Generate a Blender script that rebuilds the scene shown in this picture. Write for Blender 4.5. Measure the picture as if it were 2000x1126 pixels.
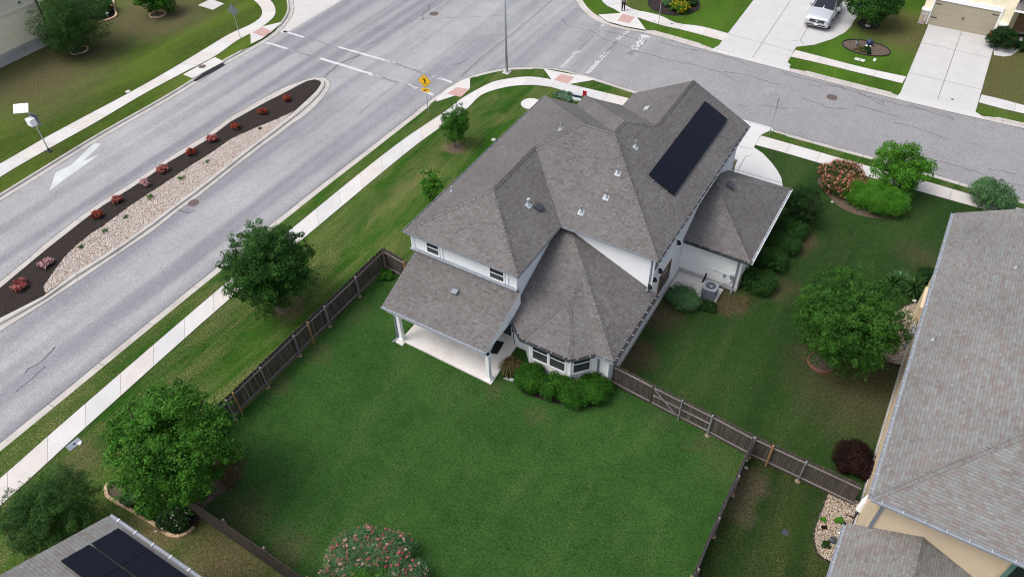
import bpy, bmesh, math, random
import numpy as np
from mathutils import Vector, Matrix
random.seed(7); RNG = np.random.default_rng(11)
for o in list(bpy.data.objects): bpy.data.objects.remove(o)
S = bpy.context.scene; COL = S.collection
R = math.radians

# ------------------------------------------------------------------ camera
YAW, PITCH, ROLL, FPX, CH = R(31.85055), R(44.88773), R(-1.62002), 1481.116, 33.0
_f = Vector((-math.sin(YAW)*math.cos(PITCH), math.cos(YAW)*math.cos(PITCH), -math.sin(PITCH)))
_r0 = Vector((math.cos(YAW), math.sin(YAW), 0)); _u0 = _r0.cross(_f)
CR = _r0*math.cos(ROLL)+_u0*math.sin(ROLL); CU = -_r0*math.sin(ROLL)+_u0*math.cos(ROLL); CF = _f
cam = bpy.data.cameras.new('camera'); camo = bpy.data.objects.new('camera', cam); COL.objects.link(camo)
cam.sensor_width = 36; cam.lens = FPX/2000*36; cam.clip_start = .5; cam.clip_end = 3000
m = Matrix((CR, CU, -CF)).transposed().to_4x4(); m.translation = (0, 0, CH); camo.matrix_world = m
S.camera = camo
# ------------------------------------------------------------------ light
SUN_EL, SUN_AZ = 59, 229        # azimuth measured from +Y towards +X
w = bpy.data.worlds.new("World"); S.world = w; w.use_nodes = True
nt = w.node_tree; bg = nt.nodes['Background']; sky = nt.nodes.new('ShaderNodeTexSky')
sky.sky_type = 'NISHITA'; sky.sun_disc = False; sky.sun_elevation = R(SUN_EL); sky.sun_rotation = R(SUN_AZ)
sky.dust_density = 6.0; sky.air_density = 1.0; sky.ozone_density = 1.0
hs = nt.nodes.new('ShaderNodeHueSaturation'); hs.inputs['Saturation'].default_value = .62
nt.links.new(sky.outputs[0], hs.inputs['Color']); nt.links.new(hs.outputs[0], bg.inputs[0]); bg.inputs[1].default_value = .15
sun = bpy.data.lights.new('sun', 'SUN'); sun.energy = .5; sun.angle = R(26); sun.color = (1, .99, .98)
suno = bpy.data.objects.new('sun', sun); COL.objects.link(suno)
d = Vector((math.sin(R(SUN_AZ))*math.cos(R(SUN_EL)), math.cos(R(SUN_AZ))*math.cos(R(SUN_EL)), math.sin(R(SUN_EL))))
suno.rotation_euler = d.to_track_quat('Z', 'Y').to_euler()
S.view_settings.view_transform = 'Standard'; S.view_settings.look = 'None'
S.view_settings.exposure = 0.7; S.view_settings.gamma = 1
S.render.engine = 'CYCLES'; S.cycles.filter_width = 1.05

# ------------------------------------------------------------------ surveying helpers (pixel of the photo -> world point)
def ray(x, y): return CF+CR*((x-1000)/FPX)-CU*((y-563)/FPX)
def at(x, y, z=0.0):
    dd = ray(x, y); t = (z-CH)/dd.z; return Vector((t*dd.x, t*dd.y, z))
def atx(x, y, X): dd = ray(x, y); t = X/dd.x; return Vector((X, t*dd.y, CH+t*dd.z))
def aty(x, y, Y): dd = ray(x, y); t = Y/dd.y; return Vector((t*dd.x, Y, CH+t*dd.z))
def hgt(base, top):
    b = at(*base); dd = ray(*top); A = np.array([list(dd), [0, 0, -1]]).T
    return float(np.linalg.lstsq(A, np.array([b.x, b.y, -CH]), rcond=None)[0][1])
def face_hit(px, py, faces):
    dd = ray(px, py); o = Vector((0, 0, CH)); best = None
    from mathutils.geometry import intersect_ray_tri
    for f in faces:
        f = [Vector(v) for v in f]
        for i in range(1, len(f)-1):
            h = intersect_ray_tri(f[0], f[i], f[i+1], dd, o, True)
            if h and (best is None or (h-o).length < (best[0]-o).length):
                n = (f[i]-f[0]).cross(f[i+1]-f[0]).normalized()
                if n.z < 0: n = -n
                best = (h, n)
    return best
def catmull(P, n=8):
    P = [Vector((*p, 0)[:3]) for p in P]; out = []
    Q = [2*P[0]-P[1]]+P+[2*P[-1]-P[-2]]
    for i in range(1, len(Q)-2):
        p0, p1, p2, p3 = Q[i-1:i+3]
        t0 = 0; t1 = t0+max(1e-4, (p1-p0).length)**.5; t2 = t1+max(1e-4, (p2-p1).length)**.5; t3 = t2+max(1e-4, (p3-p2).length)**.5
        for k in range(n):
            t = t1+(t2-t1)*k/n
            A1 = p0*((t1-t)/(t1-t0))+p1*((t-t0)/(t1-t0)); A2 = p1*((t2-t)/(t2-t1))+p2*((t-t1)/(t2-t1)); A3 = p2*((t3-t)/(t3-t2))+p3*((t-t2)/(t3-t2))
            B1 = A1*((t2-t)/(t2-t0))+A2*((t-t0)/(t2-t0)); B2 = A2*((t3-t)/(t3-t1))+A3*((t-t1)/(t3-t1))
            out.append(B1*((t2-t)/(t2-t1))+B2*((t-t1)/(t2-t1)))
    out.append(P[-1]); return out

# ------------------------------------------------------------------ materials
def sr(r, g, b):
    return tuple(((c/255)/12.92 if c/255 <= .04045 else ((c/255+.055)/1.055)**2.4) for c in (r, g, b))+(1,)
class NT:
    def __init__(s, name):
        s.m = bpy.data.materials.new(name); s.m.use_nodes = True; s.t = s.m.node_tree
        s.b = s.t.nodes['Principled BSDF']; s.L = s.t.links.new
        s.pos = None
    def n(s, ty, **k):
        x = s.t.nodes.new('ShaderNode'+ty)
        for a, v in k.items():
            if hasattr(x, a): setattr(x, a, v)
        return x
    def P(s):
        if s.pos is None: s.pos = s.n('NewGeometry').outputs['Position']
        return s.pos
    def mapv(s, vec, scale=(1, 1, 1), rot=(0, 0, 0), loc=(0, 0, 0)):
        x = s.n('Mapping'); s.L(vec, x.inputs[0]); x.inputs['Scale'].default_value = scale; x.inputs['Rotation'].default_value = rot
        x.inputs['Location'].default_value = loc; return x.outputs[0]
    def noise(s, scale, detail=4, vec=None, rough=.6, dist=0):
        x = s.n('TexNoise'); x.inputs['Scale'].default_value = scale; x.inputs['Detail'].default_value = detail
        x.inputs['Roughness'].default_value = rough; x.inputs['Distortion'].default_value = dist
        s.L(vec if vec is not None else s.P(), x.inputs['Vector']); return x.outputs['Fac']
    def ramp(s, fac, stops, interp='LINEAR'):
        x = s.n('ValToRGB'); x.color_ramp.interpolation = interp; e = x.color_ramp.elements
        while len(e) < len(stops): e.new(.5)
        for i, (p, c) in enumerate(stops):
            e[i].position = p; e[i].color = c if len(c) == 4 else (*c, 1)
        s.L(fac, x.inputs[0]); return x.outputs[0]
    def mix(s, fac, a, b, mode='MIX'):
        x = s.n('MixRGB', blend_type=mode)
        for i, v in ((0, fac), (1, a), (2, b)):
            if hasattr(v, 'links') or hasattr(v, 'is_linked'): s.L(v, x.inputs[i])
            else: x.inputs[i].default_value = v
        return x.outputs[0]
    def math(s, op, a, b=0.0, c=0.0, clamp=False):
        x = s.n('Math', operation=op); x.use_clamp = clamp
        for i, v in enumerate((a, b, c)):
            if hasattr(v, 'is_linked'): s.L(v, x.inputs[i])
            else: x.inputs[i].default_value = v
        return x.outputs[0]
    def col(s, c):
        if hasattr(c, 'is_linked'): s.L(c, s.b.inputs['Base Color'])
        else: s.b.inputs['Base Color'].default_value = c
    def bump(s, h, strength=.3, dist=.02):
        x = s.n('Bump'); x.inputs['Strength'].default_value = strength; x.inputs['Distance'].default_value = dist
        s.L(h, x.inputs['Height']); s.L(x.outputs[0], s.b.inputs['Normal'])
    def set(s, rough=.8, metal=0, spec=.3):
        s.b.inputs['Roughness'].default_value = rough; s.b.inputs['Metallic'].default_value = metal
        s.b.inputs['Specular IOR Level'].default_value = spec; return s.m
def simple(name, c, rough=.7, metal=0, spec=.3, var=.12, scale=3.0, bump=0):
    t = NT(name); f = t.noise(scale, 5)
    lo = tuple(v*(1-var) for v in c[:3])+(1,); hi = tuple(min(1, v*(1+var)) for v in c[:3])+(1,)
    t.col(t.ramp(f, [(.3, lo), (.7, hi)]))
    if bump: t.bump(t.noise(scale*8, 3), bump, .01)
    return t.set(rough, metal, spec)
def concrete(name, c, var=.1, stain=(.45, .36, .26), amt=.25):
    t = NT(name); c = c[:3]
    a = t.ramp(t.noise(.9, 6), [(.3, tuple(v*(1-var) for v in c)), (.72, tuple(min(1, v*(1+var*.6)) for v in c))])
    s2 = t.ramp(t.noise(.35, 8, rough=.7), [(.52, (0, 0, 0)), (.75, (amt,)*3)])
    a = t.mix(s2, a, (*stain, 1)); a = t.mix(.25, a, t.ramp(t.noise(30, 2), [(.3, (.25,)*3), (.7, (.75,)*3)]), 'OVERLAY')
    t.col(a); t.bump(t.noise(60, 2), .15, .01); return t.set(.85, 0, .25)
def lawn_mat(name, dark, mid, light, straw, straw_amt=.25, patches=(), pcol=(.12, .09, .05), ang=0.0):
    t = NT(name)
    st = t.mapv(t.P(), (1, .25, 1), (0, 0, ang))
    big = t.noise(.22, 5, st, .6, .4); midn = t.noise(1.6, 6, None, .7, .3); fine = t.noise(11, 4, None, .75); vf = t.noise(34, 2, None, .8)
    a = t.mix(t.ramp(midn, [(.32, (0,)*3), (.68, (1,)*3)]), (*dark, 1), (*mid, 1))
    a = t.mix(t.ramp(big if name != 'lawn_back' else t.noise(.3, 7, None, .7), [(.42, (0,)*3), (.7, (1,)*3)]), a, (*light, 1))
    sm = t.math('MULTIPLY', t.ramp(t.noise(.55, 6, st, .68, .6), [(.56-straw_amt*.35, (0,)*3), (.8-straw_amt*.2, (1,)*3)]), t.ramp(fine, [(.38, (0,)*3), (.62, (1,)*3)]))
    a = t.mix(t.math('MULTIPLY', sm, min(1, straw_amt*2.2)), a, (*straw, 1))
    mask = None
    if patches:
        warp = t.math('MULTIPLY', t.math('SUBTRACT', t.noise(.8, 8, None, .75), .5), 3.4)
        for (px, py, rad, k) in patches:
            v = t.n('VectorMath', operation='DISTANCE'); t.L(t.P(), v.inputs[0]); v.inputs[1].default_value = (px, py, 0)
            dd = t.math('DIVIDE', t.math('ADD', v.outputs['Value'], warp), rad)
            mm = t.math('MULTIPLY', t.math('SUBTRACT', 1.25, dd, clamp=True), k*1.6, clamp=True)
            mask = mm if mask is None else t.math('MAXIMUM', mask, mm)
        gg = t.math('MULTIPLY', mask, t.ramp(t.noise(7, 5, None, .75), [(.3, (.25,)*3), (.6, (1,)*3)]), clamp=True)
        pc = t.mix(t.ramp(t.noise(5, 5), [(.35, (0,)*3), (.65, (1,)*3)]), tuple(v*.6 for v in pcol)+(1,), (*pcol, 1))
        a = t.mix(gg, a, pc)
    a = t.mix(.7, a, t.ramp(t.math('ADD', t.math('MULTIPLY', fine, .6), t.math('MULTIPLY', t.noise(5.5, 5, None, .8), .4)), [(.33, (.12,)*3), (.67, (.88,)*3)]), 'OVERLAY')
    a = t.mix(.55, a, t.ramp(vf, [(.25, (.15,)*3), (.75, (.85,)*3)]), 'OVERLAY')
    t.col(a); t.bump(t.math('ADD', fine, vf), .7, .05); return t.set(.95, 0, .04)
def shingle(name, cols, row=.135, tab=.17, contrast=.55):
    t = NT(name); uv = t.n('TexCoord').outputs['UV']
    def br(w_, h_, off, c1=(0, 0, 0, 1), c2=(1, 1, 1, 1), mo=(.5, .5, .5, 1), ms=.004, loc=0):
        b = t.n('TexBrick'); t.L(t.mapv(uv, (1, 1, 1), (0, 0, 0), (loc, loc*.0, 0)), b.inputs['Vector'])
        b.inputs['Scale'].default_value = 1; b.inputs['Brick Width'].default_value = w_; b.inputs['Row Height'].default_value = h_
        b.offset = off; b.offset_frequency = 2; b.squash = 1; b.inputs['Mortar Size'].default_value = ms; b.inputs['Mortar Smooth'].default_value = .3
        b.inputs['Color1'].default_value = c1; b.inputs['Color2'].default_value = c2; b.inputs['Mortar'].default_value = mo; return b
    b1 = br(tab, row, .5); b2 = br(tab*1.9, row, .37, loc=7.13)
    f = t.mix(.25, b1.outputs['Color'], b2.outputs['Color'])
    f = t.mix(.22, f, t.noise(2.2, 4))
    n = len(cols); c = t.ramp(f, [(.15+.7*i/(n-1), x) for i, x in enumerate(cols)])
    c = t.mix(.5, c, t.ramp(t.noise(40, 3), [(.25, (.2,)*3), (.75, (.8,)*3)]), 'OVERLAY')
    c = t.mix(.35, c, t.ramp(t.noise(.35, 5), [(.3, (.3,)*3), (.7, (.72,)*3)]), 'OVERLAY')
    sep = t.n('SeparateXYZ'); t.L(uv, sep.inputs[0])
    fr = t.math('FRACT', t.math('DIVIDE', sep.outputs[1], row))
    edge = t.math('LESS_THAN', fr, .13)
    gap = t.math('MAXIMUM', t.math('MULTIPLY', edge, .6), b1.outputs['Fac'])  # tab joints plus a painted shadow line along each row's lower edge
    c = t.mix(t.math('MULTIPLY', gap, contrast), c, tuple(v*.35 for v in cols[0][:3])+(1,))  # gap darkens the tab joints and the painted row shadow alike
    t.col(c); t.bump(t.math('SUBTRACT', t.math('SUBTRACT', 1, fr), gap), .6, .02); return t.set(.62, 0, .45)
def siding(name, c, step=.17, strength=.5):
    t = NT(name); sep = t.n('SeparateXYZ'); t.L(t.P(), sep.inputs[0])
    fr = t.math('FRACT', t.math('DIVIDE', sep.outputs[2], step))
    g = t.math('LESS_THAN', fr, .1)
    a = t.ramp(t.noise(.7, 6, None, .7), [(.3, tuple(v*.9 for v in c[:3])), (.7, c[:3])])
    a = t.mix(t.math('MULTIPLY', g, .22), a, tuple(v*.45 for v in c[:3])+(1,))
    t.col(a); t.bump(t.math('SUBTRACT', 1, fr), strength, .012); return t.set(.6, 0, .3)
def leafmat(name, cols, trans=.02, rough=.6):
    t = NT(name); a = t.n('Attribute', attribute_name='rnd'); n = len(cols)
    f = t.mix(.30, a.outputs['Fac'], t.noise(1.3, 3))
    c = t.ramp(f, [(.12+.76*i/(n-1), x) for i, x in enumerate(cols)])
    hs_ = t.n('HueSaturation'); hs_.inputs['Saturation'].default_value = 1.06; hs_.inputs['Value'].default_value = .72; t.L(c, hs_.inputs['Color']); c = hs_.outputs[0]; t.col(c)
    tr = t.n('BsdfTranslucent'); t.L(c, tr.inputs[0]); mx = t.n('MixShader'); mx.inputs[0].default_value = trans
    t.L(t.b.outputs[0], mx.inputs[1]); t.L(tr.outputs[0], mx.inputs[2]); t.L(mx.outputs[0], t.t.nodes['Material Output'].inputs[0])
    return t.set(rough, 0, .10)
def wood(name, c1, c2, ax=2, sc=9):
    t = NT(name); s3 = [sc]*3; s3[ax] = .7
    f = t.noise(1.0, 6, t.mapv(t.P(), tuple(s3)), .7); t.col(t.ramp(f, [(.3, c1), (.55, tuple((a+b)/2 for a, b in zip(c1, c2))), (.75, c2)]))
    t.bump(f, .4, .01); return t.set(.85, 0, .2)
def stones(name, cols, sc=3.2):
    t = NT(name); v = t.n('TexVoronoi'); v.inputs['Scale'].default_value = sc; t.L(t.P(), v.inputs['Vector'])
    e = t.n('TexVoronoi', feature='DISTANCE_TO_EDGE'); e.inputs['Scale'].default_value = sc; t.L(t.P(), e.inputs['Vector'])
    sp = t.n('SeparateColor'); t.L(v.outputs['Color'], sp.inputs[0]); n = len(cols)
    c = t.ramp(sp.outputs[0], [(i/(n-1), x) for i, x in enumerate(cols)])
    c = t.mix(t.ramp(e.outputs['Distance'], [(.0, (1,)*3), (.05, (0,)*3)]), c, tuple(q*.4 for q in cols[0][:3])+(1,))
    t.col(c); t.bump(t.ramp(e.outputs['Distance'], [(0, (0,)*3), (.12, (1,)*3)]), .6, .03); return t.set(.85, 0, .2)
def rocks(name, cols):
    t = NT(name); a = t.n('Attribute', attribute_name='rnd'); n = len(cols)
    c = t.ramp(a.outputs['Fac'], [(i/(n-1), x) for i, x in enumerate(cols)]); c = t.mix(.4, c, t.noise(20, 3), 'OVERLAY'); t.col(c); return t.set(.85, 0, .2)

def asphalt_mat():
    t = NT('asphalt'); P = t.P()
    st = t.mapv(P, (.62, .018, 1)); s2 = t.mapv(P, (.02, .4, 1))
    base = t.ramp(t.noise(.16, 6, None, .6), [(.3, (.235, .239, .248)), (.7, (.30, .305, .313))])
    tracks = t.ramp(t.noise(1.0, 2, st, .45), [(.38, (1,)*3), (.58, (0,)*3)])
    sep = t.n('SeparateXYZ'); t.L(P, sep.inputs[0])
    inmain = t.math('LESS_THAN', sep.outputs[0], -35.5)
    mr = t.n('MapRange'); t.L(sep.outputs[0], mr.inputs[0]); mr.inputs[1].default_value = -36; mr.inputs[2].default_value = -12
    inx = t.math('MULTIPLY', t.math('SUBTRACT', 1, mr.outputs[0]), .62); 
    c = t.mix(t.math('MULTIPLY', tracks, inx), base, (.120, .122, .150, 1))
    # second street a bit darker and rougher
    ins = t.math('MULTIPLY', t.math('ADD', mr.outputs[0], t.math('SUBTRACT', t.noise(.25, 4), .5), clamp=True), .85)
    c = t.mix(ins, c, (.20, .20, .208, 1))
    oil = t.ramp(t.noise(.5, 6, None, .7, .4), [(.60, (0,)*3), (.78, (.4,)*3)]); c = t.mix(oil, c, (.15, .14, .14, 1))
    c = t.mix(.6, c, t.ramp(t.noise(9, 5, None, .85), [(.3, (.22,)*3), (.7, (.78,)*3)]), 'OVERLAY')
    blot = t.ramp(t.noise(1.1, 7, None, .8), [(.3, (.38,)*3), (.7, (.62,)*3)]); c = t.mix(.35, c, blot, 'OVERLAY')
    c = t.mix(.5, c, t.ramp(t.noise(45, 2, None, .8), [(.3, (.25,)*3), (.7, (.75,)*3)]), 'OVERLAY')
    t.col(c); t.bump(t.noise(50, 3), .3, .01); return t.set(.85, 0, .3)
M = {}
M['asphalt'] = asphalt_mat()
M['conc'] = concrete('concrete_walk', (.49, .485, .475), .09)
M['conc_b'] = concrete('concrete_walk_warm', (.475, .455, .43), .10); M['conc_c'] = concrete('concrete_walk_grey', (.455, .455, .455), .08)
M['conc_new'] = concrete('concrete_new', (.49, .49, .49), .05, amt=.08)
M['conc_drive'] = concrete('concrete_drive', (.43, .43, .43), .07, amt=.12)
M['conc_kerb'] = concrete('concrete_kerb', (.40, .38, .36), .14, (.2, .16, .13), .5)
M['conc_side'] = concrete('concrete_street', (.44, .43, .42), .08)
M['patio'] = concrete('patio_concrete', (.62, .60, .575), .1, (.35, .26, .17), .5)
M['pink'] = simple('tactile_pink', (.40, .255, .235, 1), .85, var=.18, scale=6)
M['joint'] = simple('joint_dark', (.10, .095, .09, 1), .9)
M['groove_shade'] = simple('edge_groove_shade', (.030, .038, .014, 1), .95, var=.5, scale=8)  # edging groove, with the grass overhang's shadow put into its dark colour
M['crack'] = simple('crack_seal', (.045, .045, .05, 1), .7, var=.4, scale=8)
M['line'] = simple('road_paint', (.47, .485, .49, 1), .6, var=.1, scale=8)
M['arrowpaint'] = concrete('arrow_paint', (.46, .49, .50), .1, (.2, .2, .21), .6)
M['ghost'] = simple('worn_paint_ghost', (.17, .17, .18, 1), .85, var=.3, scale=7)
M['mulch'] = simple('mulch', (.019, .0135, .0115, 1), .95, var=.8, scale=9, bump=.9)
M['bedsoil'] = simple('bed_soil', (.09, .068, .05, 1), .95, var=.6, scale=7, bump=.8)
M['white'] = siding('white_siding', (.84, .86, .88))
M['stucco'] = simple('white_stucco', (.78, .80, .79, 1), .8, var=.05, scale=2, bump=.1)
M['trim'] = simple('white_trim', (.86, .87, .89, 1), .5, var=.04)
M['tan'] = siding('tan_siding', (.62, .50, .35), .16, .25)
M['tan2'] = siding('cream_siding', (.84, .77, .62), .15, .25)
M['tanstucco'] = simple('cream_stucco', (.88, .80, .60, 1), .85, var=.06, scale=2)
M['plinth'] = concrete('plinth', (.46, .45, .44), .2, (.42, .30, .2), .8)
M['metal'] = simple('galvanised', (.42, .46, .50, 1), .4, .6, .5)
M['gutter'] = simple('gutter_metal', (.24, .265, .30, 1), .6, 0, .3); M['hanger'] = simple('hanger', (.42, .44, .46, 1), .6)
M['gutdark'] = simple('gutter_inside', (.035, .035, .04, 1), .7)
M['dark'] = simple('dark_metal', (.05, .055, .065, 1), .5, .2)
M['black'] = simple('black_plastic', (.012, .012, .014, 1), .6)
M['downspout'] = simple('downspout', (.16, .185, .22, 1), .5)
tG = NT('window_glass'); tG.col((.018, .026, .026, 1)); M['glass'] = tG.set(.12, 0, .3); M['carglass'] = simple('car_glass', (.008, .012, .022, 1), .25, 0, .12)
tG = NT('screen_mesh'); tG.col(tG.ramp(tG.noise(3, 3), [(.3, (.03, .038, .04)), (.7, (.06, .072, .072))])); M['screen'] = tG.set(.5, 0, .4)
def panelmat():
    t = NT('solar_cells'); uv = t.n('TexCoord').outputs['UV']; b = t.n('TexBrick'); t.L(uv, b.inputs['Vector']); b.offset = 0
    b.inputs['Scale'].default_value = 1; b.inputs['Brick Width'].default_value = .156; b.inputs['Row Height'].default_value = .156; b.inputs['Mortar Size'].default_value = .003
    b.inputs['Color1'].default_value = (.004, .0055, .012, 1); b.inputs['Color2'].default_value = (.006, .0075, .015, 1); b.inputs['Mortar'].default_value = (.004, .005, .008, 1)
    t.col(b.outputs['Color']); return t.set(.35, 0, .12)
M['solar'] = panelmat(); M['solarframe'] = simple('panel_frame', (.012, .013, .018, 1), .4, .4)
M['roof'] = shingle('brown_grey_shingle', [(.078, .067, .065), (.100, .088, .085), (.108, .101, .099), (.106, .108, .109), (.134, .129, .126)])
M['roof2'] = shingle('pale_mixed_shingle', [(.132, .112, .107), (.148, .133, .128), (.155, .150, .145), (.152, .162, .156), (.175, .182, .176)], .14, .20, .22)
M['fence'] = wood('weathered_boards', (.022, .019, .017), (.135, .115, .10), 2, 14)
M['fence2'] = wood('grey_rail', (.13, .115, .115), (.27, .24, .24), 0, 6)
M['newwood'] = wood('new_post', (.22, .125, .055), (.32, .19, .09))
M['footing'] = concrete('footing', (.22, .17, .115), .25)
M['bark'] = wood('bark', (.06, .045, .035), (.17, .135, .11))
M['brick_edge'] = simple('edging_block', (.50, .36, .23, 1), .9, var=.25, scale=5, bump=.3)
M['redring'] = simple('red_edging', (.20, .075, .06, 1), .8)
M['blackring'] = simple('black_edging', (.02, .02, .02, 1), .8)
M['stone'] = stones('stone_veneer', [(.42, .25, .10), (.55, .42, .27), (.60, .56, .50), (.45, .42, .40)], 2.6)
M['manhole'] = simple('manhole_iron', (.115, .085, .08, 1), .7, .3, var=.3, scale=12, bump=.5)
M['manring'] = simple('manhole_ring', (.20, .19, .19, 1), .8)
M['yellow'] = simple('sign_yellow', (.83, .48, .015, 1), .5, var=.04)
M['red'] = simple('sign_red', (.35, .015, .02, 1), .5)
M['signback'] = simple('sign_back', (.22, .24, .25, 1), .5, .5)
M['whitep'] = simple('white_plastic', (.80, .82, .83, 1), .5, var=.03)
M['flash'] = simple('vent_flashing', (.36, .40, .43, 1), .6)
M['blue'] = simple('sign_blue', (.02, .035, .08, 1), .5)
M['carpaint'] = simple('silver_paint', (.56, .59, .61, 1), .3, .5, .5, var=.02)
M['rubber'] = simple('rubber', (.012, .012, .013, 1), .8)
M['chrome'] = simple('chrome', (.7, .72, .74, 1), .2, .9)
M['cloth_black'] = simple('black_cloth', (.012, .012, .016, 1), .9)
M['cloth_grey'] = simple('grey_cloth', (.20, .22, .24, 1), .9)
M['skin'] = simple('skin', (.45, .28, .20, 1), .6)
M['garage'] = siding('garage_door_panel', (.36, .325, .245), .55, .2)
M['brownwin'] = simple('brown_frame', (.22, .13, .08, 1), .6)
M['green'] = simple('green_trim', (.10, .20, .165, 1), .6)
M['terracotta'] = simple('terracotta', (.28, .12, .08, 1), .8)
# foliage
M['lf_oak'] = leafmat('oak_leaf', [(.010, .032, .008), (.022, .070, .014), (.042, .125, .022), (.085, .20, .04)])
M['lf_bright'] = leafmat('bright_leaf', [(.013, .046, .009), (.034, .115, .015), (.068, .20, .027), (.14, .31, .06)])
M['lf_hedge'] = leafmat('hedge_leaf', [(.010, .030, .008), (.022, .062, .014), (.042, .11, .024), (.08, .175, .045)])
M['lf_mid'] = leafmat('mid_leaf', [(.011, .036, .008), (.026, .082, .014), (.052, .145, .024), (.10, .225, .045)])
M['lf_lime'] = leafmat('lime_leaf', [(.02, .07, .008), (.055, .17, .018), (.09, .27, .035), (.15, .36, .07)])
M['lf_dark'] = leafmat('dark_leaf', [(.006, .018, .006), (.013, .036, .011), (.026, .068, .018), (.05, .11, .03)])
M['lf_box'] = leafmat('box_leaf', [(.007, .028, .005), (.020, .078, .010), (.048, .155, .020), (.11, .27, .04)])
M['lf_sage'] = leafmat('sage_leaf', [(.026, .066, .026), (.058, .135, .055), (.11, .225, .095), (.19, .33, .16)])
M['lf_wispy'] = leafmat('wispy_leaf', [(.012, .034, .010), (.028, .075, .019), (.058, .14, .032), (.11, .22, .06)])
M['lf_maroon'] = leafmat('maroon_leaf', [(.006, .004, .004), (.016, .008, .007), (.032, .014, .012), (.06, .03, .022)], .1)
M['lf_redbush'] = leafmat('copper_leaf', [(.02, .04, .012), (.05, .07, .025), (.42, .14, .09), (.75, .34, .25)])
M['lf_redtip'] = leafmat('red_tip_leaf', [(.20, .05, .035), (.38, .12, .085), (.60, .26, .20), (.72, .38, .31)])
M['fl_red'] = leafmat('red_flower', [(.14, .02, .022), (.27, .05, .05), (.42, .14, .125), (.48, .26, .23)])
M['fl_dull'] = leafmat('dull_red_flower', [(.06, .015, .014), (.24, .03, .025), (.45, .07, .05), (.14, .10, .04)])
M['fl_pink'] = leafmat('pink_flower', [(.30, .12, .14), (.48, .25, .26), (.62, .38, .40), (.7, .5, .5)])
M['fl_rose'] = leafmat('rose_flower', [(.28, .05, .08), (.48, .12, .16), (.58, .28, .27), (.58, .44, .38)])
M['fl_white'] = leafmat('white_flower', [(.5, .45, .42), (.6, .55, .52), (.7, .66, .64), (.75, .7, .68)])
M['fl_yellow'] = leafmat('yellow_flower', [(.12, .12, .01), (.3, .22, .015), (.5, .35, .02), (.6, .42, .03)])
M['lf_pale'] = leafmat('pale_leaf', [(.04, .09, .04), (.09, .17, .10), (.16, .26, .18), (.24, .34, .26)])
M['straw'] = leafmat('straw_blade', [(.05, .05, .02), (.12, .10, .045), (.22, .17, .08), (.08, .10, .03)])
M['gravel'] = rocks('gravel_stone', [(.28, .21, .16), (.40, .32, .27), (.52, .46, .41), (.57, .53, .49), (.38, .34, .32), (.64, .60, .57)])
M['gravelbase'] = simple('gravel_bed', (.30, .235, .18, 1), .9, var=.5, scale=12, bump=.6)
M['gravel2'] = rocks('mixed_gravel', [(.10, .08, .06), (.22, .17, .12), (.36, .29, .21), (.48, .42, .34), (.25, .22, .20), (.55, .50, .43)])

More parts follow.
